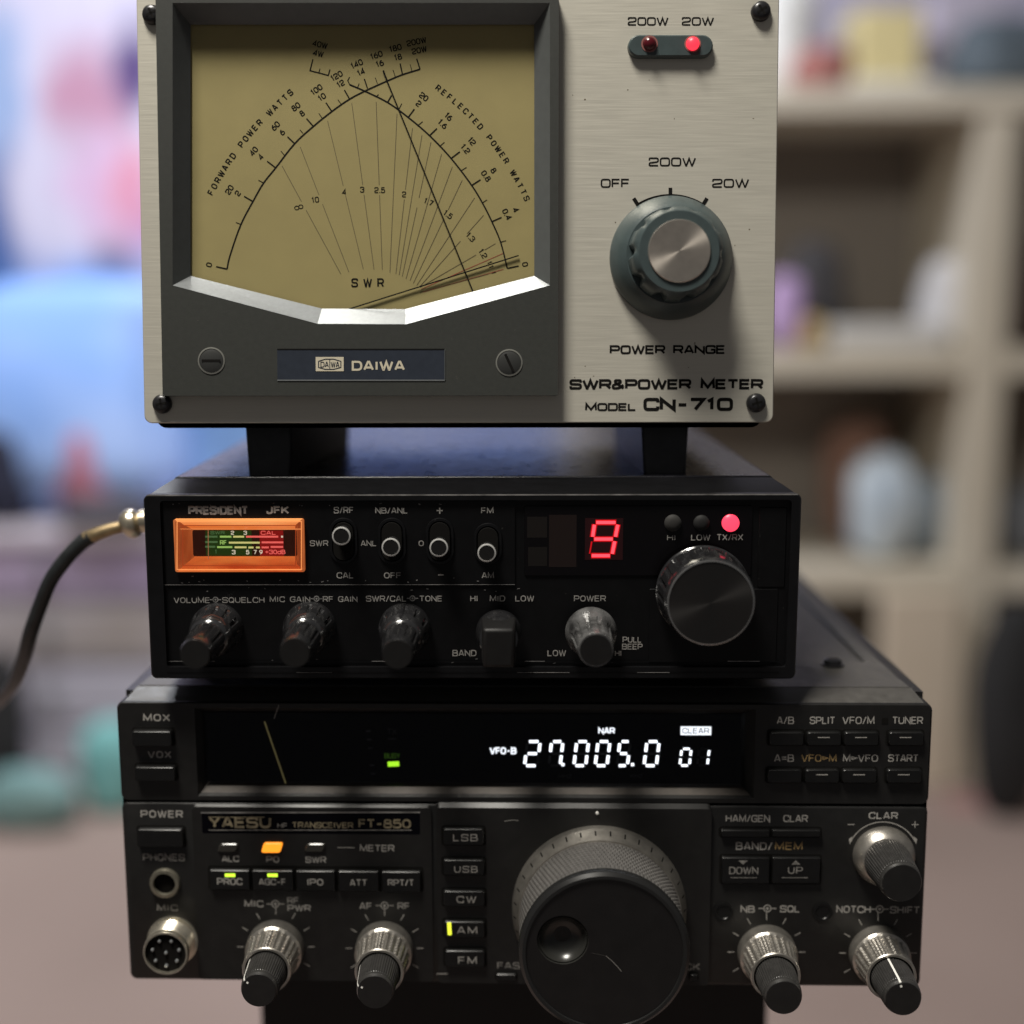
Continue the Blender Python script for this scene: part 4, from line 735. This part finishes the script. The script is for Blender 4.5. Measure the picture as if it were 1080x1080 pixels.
K.text('PHONES', (150.8, 900.3, 195, 908), m_fpd, ft_lo, 0, .02, 1.2); K.text('MIC', (165.6, 953.8, 187.4, 960.7), m_fpd, ft_lo, 0, .02, 1.2)
# phones jack
c, z = K.P(174.5, 930.5); mm = K.mm()
jk = MB().lathe(c, z, [(17 * mm, 0), (17 * mm, .9), (16 * mm, 1.5), (12.5 * mm, 1.6), (11.8 * mm, .6)], 40, cap0=False, cap1=False).build('phones_jack', mat('jack_nickel', (.30, .28, .22), .35, .8, var=.2), K.o)
MB().lathe(c, z, [(12.4 * mm, .08), (.2, .09)], 32).build('jack_hole', m_ink, jk)
# microphone connector
c, z = K.P(182.5, 991.5); mm = K.mm(); rr = 26 * mm
pr = [(rr * 1.1, 0), (rr * 1.1, .8), (rr * .98, 1.0)]
for i in range(7): pr += [(rr * 1.0, 1.4 + i * .8), (rr * .955, 1.8 + i * .8)]
pr += [(rr * .98, 7.2), (rr * .97, 8.2), (rr * .94, 8.6), (rr * .87, 8.6), (rr * .86, 6.0)]
mcn = MB().lathe(c, z, pr, 64, cap1=False).build('microphone_socket', mat('pale_nickel', (.66, .61, .50), .26, .9, var=.2, vscale=400), K.o)
MB().lathe(c, z, [(rr * .88, 7.4), (rr * .87, 7.6)], 48).build('socket_insert', m_ink, mcn)
for i in range(7):
    a = R(90 + 25.7 + 51.4 * i) if i < 7 else 0; r_ = rr * .58
    MB().lathe(c + r_ * math.cos(a), z + r_ * math.sin(a), [(rr * .07, 7.5), (rr * .07, 8.2), (rr * .03, 8.4)], 12).build('contact_pin', m_silver, mcn)
MB().lathe(c, z, [(rr * .07, 7.5), (rr * .07, 8.2), (rr * .03, 8.4)], 12).build('contact_pin', m_silver, mcn)
# rotary controls
def ticks(px, py, w, parent, r0=34, r1=41):
    for a in (-120, -90, -60, -30, 0, 30, 60, 90, 120): K.bar(m_fp, parent, [(px + r * math.sin(R(a)), py - r * math.cos(R(a))) for r in (r0, r1 + (3 if a == 0 else 0))], .95, w, 'scale_tick')
def ftknob(px, py, w, parent, ptr=None, bite=None, h=26.5):
    ticks(px, py, w, parent); c, z = K.P(px, py, w); mm = K.mm(w); r0 = 32 * mm; n = 96
    pf = [(r0, w), (r0, w + 2.0), (r0 * .985, w + 4.4), (r0 * .93, w + 5.0)]
    kk = [w + 5.2 + .75 * i for i in range(12)]
    pf += [(r0 * (.925 - .009 * i), v) for i, v in enumerate(kk)] + [(r0 * .83, w + 14.3), (r0 * .80, w + 14.7), (r0 * .73, w + 14.7), (r0 * .72, w + 9)]
    def md(a, i, k):
        if 4 <= k < 16: return 1 - (.045 if (i // 2) % 2 else .0) - (.03 if k % 2 else 0)
        return 1
    kn = MB().lathe(c, z, pf, n, md, cap1=False).build('control_knob', m_ring, K.o, smooth=25)
    rc = 21.5 * mm
    MB().lathe(c, z, [(rc, w + 8.5), (rc, w + 15.5), (rc * .93, h - 2.2), (rc * .90, h - 2.0), (rc * .90, h - 1.0), (rc * .84, h - .2)], 192, lambda a, i, k: 1 - (.03 if i % 4 < 2 else 0) if k < 3 else 1).build('rubber_cap', m_cap, kn, smooth=20)
    MB().lathe(c, z, [(rc * .845, h - .22), (rc * .83, h), (rc * .05, h + .05)], 48).build('cap_face', m_capf, kn)
    if ptr is not None:
        a = R(90 - ptr); ca, sa = math.cos(a), math.sin(a); T = .28
        def pt(r, t, ww): return (c + ca * r - sa * t, -ww, z + sa * r + ca * t)
        b = MB(); b.loft([[pt(r, -T, ww), pt(r, T, ww)] for r, ww in ((rc * 1.012, w + 10), (rc * 1.012, w + 15.5), (rc * .945, h - 2.2), (rc * .92, h - 1.0), (rc * .87, h - .1), (rc * .62, h + .08))], False, False, closed=False)
        b.build('pointer_line', m_white, kn, smooth=0)
ftknob(291, 998.5, WL, lblk, -52); ftknob(405.6, 1000, WL, lblk, -68); ftknob(808.5, 1004, 0, ft_lo); ftknob(926, 1005, 0, ft_lo, -12)
c, z = K.P(931.5, 902); mm = K.mm(); r0 = 33 * mm
kn = MB().lathe(c, z, [(r0, 0), (r0, 1.6), (r0 * .97, 2.4), (r0 * .80, 4.6), (r0 * .76, 4.8)], 96).build('clarifier_knob', m_ring, K.o)
MB().lathe(c, z, [(r0 * .76, 4.6), (r0 * .755, 6), (r0 * .67, 17.2), (r0 * .645, 17.4), (r0 * .645, 18.4), (r0 * .61, 19)], 192, lambda a, i, k: 1 - (.03 if i % 4 < 2 else 0) if k < 3 else 1).build('rubber_cap', m_cap, kn, smooth=20)
MB().lathe(c, z, [(r0 * .612, 18.95), (r0 * .6, 19.2), (r0 * .02, 19.25)], 48).build('cap_face', m_capf, kn)
# tuning dial
c, z = K.P(631.5, 957.5, WC); mm = K.mm(WC); r0 = 95.5 * mm; w = WC; e = 3.0
dl = MB().lathe(c, z, [(r0, w), (r0, w + 2.2), (r0 * .99, w + 3.0), (r0 * .93, w + 6.2), (r0 * .925, w + 6.6)], 128).build('tuning_dial', m_ring, K.o, smooth=30)
for i in range(36):
    a = R(90 + i * 10 + 3); ca, sa = math.cos(a), math.sin(a)
    def pt(r, t, ww): return (c + ca * r - sa * t, -ww, z + sa * r + ca * t)
    T = .22; MB().add([pt(r0 * .987, -T, w + 3.25), pt(r0 * .987, T, w + 3.25), pt(r0 * .955, T, w + 4.95), pt(r0 * .955, -T, w + 4.95)], [(0, 1, 2, 3)]).build('dial_mark', m_ink, dl, smooth=0)
pf = [(r0 * .905, w + 6.4), (r0 * .91, w + 7.4)] + [(r0 * .915, w + 7.6 + i * .757) for i in range(22)] + [(r0 * .90, w + 24.3)]
MB().lathe(c, z, pf, 360, lambda a, i, k: (1 - (.012 if (i + k // 2) % 3 == 0 else 0) - (.008 if k % 2 else 0)) if 2 <= k < 24 else 1).build('knurled_grip', mat('knurled_rubber', (.105, .10, .095), .42, .25, var=.15, vscale=600), dl, smooth=20)
MB().lathe(c, z, [(r0 * .90, w + e + 21.3), (r0 * .915, w + e + 21.9), (r0 * .925, w + e + 23.2), (r0 * .915, w + e + 24.6), (r0 * .88, w + e + 25.4), (r0 * .845, w + e + 25.4), (r0 * .835, w + e + 24.6)], 128, cap1=False).build('front_rim', mat('satin_black_rim', (.018, .018, .018), .27, 0.2), dl)
fc, fz_ = c - 42.5 * mm, z + 14 * mm; fr_ = 26.5 * mm
face = [(c + r0 * .85 * math.cos(2 * math.pi * i / 96), z + r0 * .85 * math.sin(2 * math.pi * i / 96)) for i in range(96)]
hole = [(fc + fr_ * math.cos(2 * math.pi * i / 40), fz_ + fr_ * math.sin(2 * math.pi * i / 40)) for i in range(40)]
fw_ = w + e + 24.9
MB().poly(face, [hole], -fw_).build('dial_face', mat('matte_black_face', (.0065, .006, .006), .33, var=.2, vscale=200, bump=.1), dl, smooth=0)
MB().lathe(fc, fz_, [(fr_ * 1.0, fw_), (fr_ * .97, fw_ - .6), (fr_ * .93, fw_ - .3), (fr_ * .86, fw_ - 1.6), (fr_ * .6, fw_ - 3.2), (fr_ * .2, fw_ - 3.8)], 40, cap0=False).build('finger_dimple', mat('glossy_dimple', (.022, .022, .020), .26), dl)
c_, z_ = K.P(629.8, 857.3, WC); MB().lathe(c_, z_, [(.45, WC), (.45, WC + .5), (.2, WC + .6)], 16).build('index_dot', m_white, cblk)

# ================================================================== the stand, the floor and what shows behind
FL = -ZC                                              # floor
m_st = mat('shadow_black_laminate', (.003, .003, .0035), .7, var=.2, vscale=60)  # near black, darkened so the stand reads as shadow under the radios
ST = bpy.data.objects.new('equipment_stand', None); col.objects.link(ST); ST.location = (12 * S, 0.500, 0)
tag(ST, 'narrow pedestal stand under the radios, its black standing in for their shadow', 'stand')
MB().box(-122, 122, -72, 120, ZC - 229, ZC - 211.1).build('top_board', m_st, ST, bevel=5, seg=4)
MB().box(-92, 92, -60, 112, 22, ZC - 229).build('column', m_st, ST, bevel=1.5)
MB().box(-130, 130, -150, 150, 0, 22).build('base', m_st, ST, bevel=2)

def smat(name, c1, c2, scale=3.0, rough=.8):          # soft two-tone cloth, paint or carpet
    if name in MATS: return MATS[name]
    m = bpy.data.materials.new(name); m.use_nodes = True; nt = m.node_tree; b = nt.nodes['Principled BSDF']; b.inputs['Roughness'].default_value = rough
    tc = nt.nodes.new('ShaderNodeTexCoord'); n = nt.nodes.new('ShaderNodeTexNoise'); n.inputs['Scale'].default_value = scale; n.inputs['Detail'].default_value = 2
    cr = nt.nodes.new('ShaderNodeValToRGB'); cr.color_ramp.elements[0].position = .38; cr.color_ramp.elements[1].position = .62
    cr.color_ramp.elements[0].color = (*c1, 1); cr.color_ramp.elements[1].color = (*c2, 1)
    nt.links.new(tc.outputs['Object'], n.inputs['Vector']); nt.links.new(n.outputs['Fac'], cr.inputs[0]); nt.links.new(cr.outputs[0], b.inputs['Base Color']); MATS[name] = m; return m
def W3(v): return (v.x, v.y, v.z + ZC)
def struct(o): o['kind'] = 'structure'; return o
YW = 3300
struct(MB().box(-3200, 3200, -600, YW + 100, -60, 0).build('floor', smat('taupe_carpet', (.27, .20, .17), (.34, .255, .22), 1.2), smooth=0))
struct(MB().box(-3200, 3200, YW, YW + 100, 0, 2500).build('wall', smat('pale_lavender_paint', (.56, .52, .66), (.66, .63, .74), .9), smooth=0))

def bundle(name, px, py, Y, wpx, hpx, m, label, cat, dp=.7, seed=1, rest=None, sq=2.6, group=None):
    """a soft stuffed shape, its middle seen at a pixel, at distance Y"""
    k = Y / F; c = at(px, py, Y); rx, rz = wpx * k / 2, hpx * k / 2; ry = dp * rx
    if rest is not None: zb_ = rest; zt_ = c.z + rz; c.z = (zb_ + zt_) / 2; rz = (zt_ - zb_) / 2
    rn = random.Random(seed); b = MB(); loops = []; ph = [rn.random() * 6.28 for _ in range(6)]
    for i in range(1, 18):
        v = math.pi * (i / 18 - .5); lp = []
        for j in range(28):
            u = 2 * math.pi * j / 28; f = lambda t: math.copysign(abs(t) ** (2 / sq), t)
            d = 1 + .06 * math.sin(3 * u + ph[0] + 2 * v) + .05 * math.sin(5 * v + ph[1] + u) + .04 * math.sin(7 * u + ph[2])
            lp.append((rx * f(math.cos(v)) * f(math.cos(u)) * d, ry * f(math.cos(v)) * f(math.sin(u)) * d, rz * f(math.sin(v)) * (1 + .03 * math.sin(2 * u + ph[3]) * math.cos(v)) + rz))
        loops.append(lp)
    o = b.loft(loops).build(name, m, None, smooth=60); o.location = (c.x * S, c.y * S, (c.z - rz + ZC) * S)
    return tag(o, label, cat, group)
def crate(name, px0, px1, py0, Y, rest, dep, m, label, cat, bev=6):
    a = at(px0, py0, Y); b_ = at(px1, py0, Y); cx = (a.x + b_.x) / 2; hw = abs(b_.x - a.x) / 2
    o = MB().box(-hw, hw, 0, dep, 0, a.z - rest).build(name, m, None, bevel=bev, seg=3); o.location = (cx * S, Y * S, (rest + ZC) * S); return tag(o, label, cat)

# --- cream shelf unit on the right
YS = 2350; cream = smat('cream_board', (.56, .50, .40), (.62, .56, .46), 2.0, .5)
SH = bpy.data.objects.new('shelf_unit', None); col.objects.link(SH); sx0 = at(600, 400, YS).x; sx1 = at(1040, 400, YS).x
SH.location = (sx0 * S, YS * S, 0); tag(SH, 'tall cream open shelf unit with dark bays behind the stack', 'shelf')
z_of = lambda py: at(1040, py, YS).z + ZC
def sb(nm, x0, x1, y0, y1, z0, z1, m=cream): return MB().box(x0 - sx0, x1 - sx0, y0 - YS, y1 - YS, z0, z1).build(nm, m, SH, bevel=2)
PW = 66
top = z_of(118); levels = [z_of(368), z_of(600), 120]
sb('upright', sx1 - PW / 2, sx1 + PW / 2, YS, YS + 330, 0, top); sb('upright', sx0, sx0 + 40, YS, YS + 330, 0, top); sb('upright', sx1 + 560, sx1 + 600, YS, YS + 330, 0, top)
sb('shelf_board', sx0 - 10, sx1 + 610, YS - 6, YS + 335, top + .5, top + 42)
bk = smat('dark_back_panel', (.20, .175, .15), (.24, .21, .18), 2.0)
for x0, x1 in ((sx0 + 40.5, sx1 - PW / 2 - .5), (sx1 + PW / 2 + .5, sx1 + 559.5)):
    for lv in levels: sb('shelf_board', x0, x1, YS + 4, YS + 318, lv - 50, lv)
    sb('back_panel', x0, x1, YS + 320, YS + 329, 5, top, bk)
tz_ = top + 42.5 - ZC; L1, L2, L3 = (l + .5 - ZC for l in levels)
bundle('paper_roll_bag', 826, 45, YS + 150, 62, 130, smat('white_cloth', (.72, .72, .70), (.8, .8, .78)), 'white bag on top of the shelf beside the meter', 'bag', .8, 1, tz_)
bundle('red_brown_bag', 868, 82, YS + 60, 60, 62, smat('red_brown', (.30, .11, .10), (.38, .16, .14)), 'red brown bag on top of the shelf', 'bag', .8, 2, tz_)
crate('yellow_box', 905, 975, 8, YS + 160, tz_, 120, smat('pale_yellow', (.66, .55, .27), (.72, .62, .34)), 'pale yellow box on top of the shelf', 'box')
crate('white_carton', 892, 992, 82, YS + 30, tz_, 90, smat('white_carton', (.66, .63, .55), (.70, .68, .6)), 'low white carton in front of the yellow box', 'box')
bundle('slate_bag', 1055, 70, YS + 120, 105, 95, smat('slate', (.085, .11, .135), (.12, .15, .18)), 'slate blue bag on top of the shelf at its right', 'bag', .8, 4, tz_)
crate('lilac_carton', 985, 1060, -10, YS + 240, tz_, 60, smat('lilac', (.5, .45, .55), (.55, .5, .6)), 'lilac carton behind the slate blue bag', 'box')
bundle('dark_pouch', 858, 300, YS + 120, 62, 90, smat('dark_pouch', (.035, .033, .035), (.05, .045, .05)), 'dark pouch on the upper shelf behind the meter', 'pouch', .8, 5, L1)
bundle('lilac_toy', 828, 315, YS + 40, 40, 50, smat('lilac_toy', (.42, .28, .50), (.5, .36, .58)), 'lilac stuffed toy on the upper shelf beside the meter', 'toy', .8, 6, L1)
bundle('ochre_toy', 852, 348, YS + 40, 34, 26, smat('ochre', (.48, .33, .12), (.55, .4, .18)), 'small ochre toy on the upper shelf beside the lilac toy', 'toy', .8, 7, L1)
bundle('pale_cloth', 1000, 318, YS + 120, 60, 90, smat('pale_cloth', (.52, .51, .52), (.6, .59, .6)), 'pale grey folded cloth against the shelf upright', 'cloth', .8, 8, L1)
crate('grey_tray', 880, 1000, 342, YS + 20, L1, 150, smat('grey_tray', (.55, .53, .50), (.6, .58, .55)), 'low pale grey tray on the upper shelf', 'tray')
bundle('white_blue_bag', 930, 525, YS + 100, 70, 100, smat('white_blue', (.42, .50, .58), (.62, .66, .68), 5), 'white and blue bag on the middle shelf', 'bag', .8, 9, L2)
bundle('rust_pouch', 905, 470, YS + 220, 70, 60, smat('rust', (.20, .11, .08), (.26, .14, .10)), 'rust brown pouch behind the white and blue bag', 'pouch', .8, 10, L2)
bundle('steel_blue_jar', 985, 540, YS + 120, 46, 80, smat('steel_blue', (.16, .20, .24), (.22, .26, .30)), 'steel blue jar cover on the middle shelf near the upright', 'jar', .8, 11, L2)
for nm, px, py, w, h, c, lb, rs, sd in (('dark_brown_bag', 1085, 300, 60, 90, (.06, .04, .035), 'dark brown bag in the right bay, upper shelf', L1, 12), ('blue_grey_bag', 1085, 540, 70, 60, (.16, .17, .19), 'blue grey bag in the right bay, middle shelf', L2, 13)):
    bundle(nm, px, py, YS + 110, w, h, smat(nm, c, tuple(x * 1.3 for x in c)), lb, 'bag', .8, sd, rs)
crate('beige_door', 930, 1018, 625, YS - 30, -ZC + .5, 20, smat('beige_door', (.58, .49, .38), (.62, .53, .42)), 'beige board leaning flat before the lower bay', 'board')
bundle('black_backpack', 1068, 735, YS - 160, 84, 215, smat('black_cloth', (.012, .012, .013), (.02, .02, .021)), 'black backpack standing on the floor by the shelf', 'backpack', .7, 14, -ZC + 1)
bundle('rose_cushion', 1025, 880, 2250, 120, 46, smat('rose', (.30, .15, .14), (.36, .20, .18)), 'rose coloured cushion lying on the floor', 'cushion', .8, 15, -ZC + 1)

# --- pale dresser on the left with bedding and toys on it
YD = 2350; dx0, dx1 = at(-120, 600, YD).x, at(560, 600, YD).x; dtop = at(60, 556, YD).z + ZC
DR = bpy.data.objects.new('dresser', None); col.objects.link(DR); DR.location = (dx0 * S, YD * S, 0)
tag(DR, 'pale lilac grey dresser with drawers behind the radios at their left', 'dresser')
lil = smat('lilac_grey_paint', (.42, .40, .46), (.50, .47, .54), 2.5, .5); mauve = smat('mauve_front', (.28, .22, .33), (.36, .29, .40), 3, .5); tau = smat('taupe_front', (.30, .26, .24), (.42, .38, .40), 3, .5)
wd = dx1 - dx0
def db_(nm, x0, x1, y0, y1, z0, z1, m): return MB().box(x0, x1, y0, y1, z0, z1).build(nm, m, DR, bevel=3)
db_('carcass', 0, wd, 20, 480, 0, dtop - 30, lil); db_('top_board', -15, wd + 15, -8, 490, dtop - 29.5, dtop, smat('pale_top', (.60, .54, .62), (.66, .60, .66), 2, .5))
for i, (z0, z1, m) in enumerate(((.74, .96, mauve), (.50, .72, tau), (.26, .48, lil), (.04, .24, lil))):
    d_ = MB().box(12, wd - 12, 2, 19.5, dtop * z0, dtop * z1 - 14).build('drawer_front', m, DR, bevel=3)
    for xx in (wd * .25, wd * .75): MB().lathe(xx, dtop * (z0 + z1) / 2, [(9, -2), (7, 6), (15, 16), (12, 22)], 20).build('drawer_knob', m_silver, d_)
DT = dtop + 1 - ZC
bl = smat('sky_blue_quilt', (.22, .38, .76), (.36, .50, .84), 3)
bundle('sky_blue_quilt', 92, 388, YD + 210, 230, 180, bl, 'rolled sky blue quilt on the dresser left of the meter', 'quilt', .9, 21, DT, 4)
bundle('blue_pillow', 290, 440, YD + 250, 240, 150, smat('blue_pillow', (.16, .30, .58), (.24, .40, .68), 3), 'blue pillow on the dresser behind the feet of the meter', 'pillow', .7, 22, DT, 3)
bundle('red_plush_ball', 93, 480, YD + 60, 78, 96, smat('red_plush', (.40, .14, .20), (.46, .2, .26)), 'red plush ball in front of the sky blue quilt', 'toy', .9, 23, DT, 2.0)
bundle('navy_bag', 4, 505, YD + 40, 62, 120, smat('navy_bag', (.012, .014, .035), (.02, .024, .05)), 'navy bag on the dresser beside the red plush ball', 'bag', .9, 24, DT)
bundle('dark_cloth', 118, 540, YD + 10, 110, 34, smat('dark_cloth', (.06, .055, .07), (.09, .085, .1)), 'flat dark cloth on the edge of the dresser', 'cloth', .5, 25, DT)
TP = bpy.data.objects.new('blur_backdrop', None); col.objects.link(TP); tp0 = at(-60, -40, YW - 20); tp1 = at(300, 420, YW - 20)  # invented cloth; its soft patches stand in for out-of-focus things
TP.location = (tp0.x * S, (YW - 14) * S, (tp1.z + ZC) * S); tag(TP, 'added cloth on the left wall, its soft pink, plum and blue patches standing in for blurred things', 'backdrop')
def blur_cloth(name, base, spots):
    m = bpy.data.materials.new(name); m.use_nodes = True; nt = m.node_tree; N = nt.nodes; L = nt.links; b = N['Principled BSDF']; b.inputs['Roughness'].default_value = .85
    tc = N.new('ShaderNodeTexCoord'); nz = N.new('ShaderNodeTexNoise'); nz.inputs['Scale'].default_value = 5; L.new(tc.outputs['Object'], nz.inputs['Vector'])
    wv = N.new('ShaderNodeVectorMath'); wv.operation = 'MULTIPLY_ADD'; wv.inputs[1].default_value = (.22, 0, .22); L.new(nz.outputs['Color'], wv.inputs[0]); L.new(tc.outputs['Object'], wv.inputs[2])
    cur = None
    for px, py, wp, hp, c in spots:
        p = at(px, py, YW - 20); k = (YW - 20) / F * S; ctr = ((p.x - tp0.x) * S + .11, 0, (p.z - tp1.z) * S + .11)
        mp = N.new('ShaderNodeVectorMath'); mp.operation = 'SUBTRACT'; mp.inputs[1].default_value = ctr; L.new(wv.outputs[0], mp.inputs[0])
        sc = N.new('ShaderNodeVectorMath'); sc.operation = 'MULTIPLY'; sc.inputs[1].default_value = (2 / (wp * k), 0, 2 / (hp * k)); L.new(mp.outputs[0], sc.inputs[0])
        ln = N.new('ShaderNodeVectorMath'); ln.operation = 'LENGTH'; L.new(sc.outputs[0], ln.inputs[0])
        mr = N.new('ShaderNodeMapRange'); mr.interpolation_type = 'SMOOTHSTEP'; mr.inputs[1].default_value = .45; mr.inputs[2].default_value = 1.35; mr.inputs[3].default_value = 1; mr.inputs[4].default_value = 0; L.new(ln.outputs['Value'], mr.inputs[0])
        mx = N.new('ShaderNodeMix'); mx.data_type = 'RGBA'; L.new(mr.outputs[0], mx.inputs[0]); mx.inputs[6].default_value = (*base, 1); mx.inputs[7].default_value = (*c, 1)
        if cur is not None: L.new(cur, mx.inputs[6])
        cur = mx.outputs[2]
    L.new(cur, b.inputs['Base Color']); return m
cl = MB(); nx, nz_ = 60, 30; wT, hT = tp1.x - tp0.x, tp0.z - tp1.z
cl.add([(wT * i / nx, -10 + 7 * math.sin(i * .9) * (.4 + .6 * (1 - j / nz_)) + q, hT * j / nz_) for q in (0, 2) for j in range(nz_ + 1) for i in range(nx + 1)],
       [(o_ + j * (nx + 1) + i, o_ + j * (nx + 1) + i + 1, o_ + (j + 1) * (nx + 1) + i + 1, o_ + (j + 1) * (nx + 1) + i) for o_ in (0, (nx + 1) * (nz_ + 1)) for j in range(nz_) for i in range(nx)])
cl.build('cloth', blur_cloth('blur_patch_cloth', (.70, .66, .82), [(92, 105, 92, 130, (.56, .30, .42)), (146, 66, 60, 90, (.10, .06, .20)), (112, 205, 70, 120, (.74, .50, .70)), (152, 215, 60, 130, (.80, .34, .46)), (112, 297, 60, 84, (.20, .13, .18)),
                                   (-8, 270, 70, 300, (.05, .12, .36)), (-5, 90, 60, 160, (.36, .48, .75)), (70, 360, 190, 170, (.18, .38, .85)), (240, 330, 200, 260, (.25, .42, .85))]), TP)
MB().tube([Vector((-20, -12, hT + 6)), Vector((wT + 20, -12, hT + 6))], 8, 14).build('hanging_rod', m_silver, TP)
# unseen glowing panel added behind the meter as source of the lid's blue reflection
GP = bpy.data.objects.new('blue_glow_panel', None); col.objects.link(GP); GP.location = (0, (YW - 60) * S, (120 + ZC) * S)
tag(GP, 'unseen glowing blue panel added on the wall behind the meter to be mirrored in the lid', 'blue_glow_panel')
MB().box(-400, 400, 0, 58, 0, 470).build('housing', m_st, GP, bevel=4)
def glow_panel_mat():
    m = bpy.data.materials.new('blue_glow_emission'); m.use_nodes = True; nt = m.node_tree; b = nt.nodes['Principled BSDF']; b.inputs['Base Color'].default_value = (.02, .02, .02, 1); b.inputs['Roughness'].default_value = .2
    tc = nt.nodes.new('ShaderNodeTexCoord'); n = nt.nodes.new('ShaderNodeTexNoise'); n.inputs['Scale'].default_value = 4; cr = nt.nodes.new('ShaderNodeValToRGB')
    cr.color_ramp.elements[0].position = .4; cr.color_ramp.elements[1].position = .6; cr.color_ramp.elements[0].color = (.06, .16, .62, 1); cr.color_ramp.elements[1].color = (.36, .50, .95, 1)
    nt.links.new(tc.outputs['Object'], n.inputs['Vector']); nt.links.new(n.outputs['Fac'], cr.inputs[0]); nt.links.new(cr.outputs[0], b.inputs['Emission Color']); b.inputs['Emission Strength'].default_value = 1.15; return m
MB().box(-385, 385, -3, -.2, 15, 455).build('glow_face', glow_panel_mat(), GP)
# on the floor
bundle('teal_bag', 118, 800, YD - 120, 66, 90, smat('teal', (.16, .42, .42), (.24, .52, .50)), 'teal bag on the floor against the dresser, close to the radio', 'bag', .7, 41, -ZC + 1)
bundle('teal_mat_roll', 32, 835, YD - 200, 110, 56, smat('teal_dark', (.16, .30, .30), (.24, .36, .35)), 'low teal roll on the floor in front of the dresser', 'roll', .5, 42, -ZC + 1, 2.0)
bundle('black_boot_bag', 2, 765, YD - 110, 52, 170, smat('black_cloth', (0, 0, 0), (0, 0, 0)), 'tall black bag on the floor against the dresser', 'bag', .8, 43, -ZC + 1)

# fine scratches and chips
m_scr = mat('scratch', (.30, .29, .27), .5)
for pts, w_ in (([(639, 1008), (645, 1013), (651, 1019), (655.5, 1024.5)], fw_ + .05), ([(624, 1005), (632, 1006.5), (639, 1008)], fw_ + .05)): K.bar(m_scr if pts[0][0] > 630 else m_fttop, dl, pts, .5, w_, 'scratch')
K.bar(m_scr, ft_up, [(294, 743.5), (291.5, 751), (289, 758)], .6, -.05 + .1, 'scratch')
K.bar(m_scr, cblk, [(532, 866), (541, 864.8), (547, 865.4)], .6, WC, 'scratch')
rn = random.Random(11)
for i in range(26):
    x = 176 + rn.random() * 360; y = rn.choice((531 + rn.random() * 3, 607 + rn.random() * 8, 612 + rn.random() * 4)); J.bar(m_prnd, upf, [(x, y), (x + .6 + rn.random() * 2.2, y + rn.uniform(-1, 1))], .5 + rn.random() * .6, WU + .02, 'paint_chip')
for i in range(16):
    x = 176 + rn.random() * 480; y = rn.choice((620 + rn.random() * 4, 694 + rn.random() * 6)); J.bar(m_prnd, pan, [(x, y), (x + .6 + rn.random() * 2.5, y + rn.uniform(-.8, .8))], .4 + rn.random() * .5, WP + .02, 'paint_chip')
for i in range(22):
    x = 596 + rn.random() * 215; y = 40 + rn.random() * 390; J_ = D.bar(m_inkthin, plate, [(x, y), (x + .5 + rn.random() * 1.4, y + rn.uniform(-1, 1))], .6 + rn.random() * .8, 0, 'stain_speck', .02)
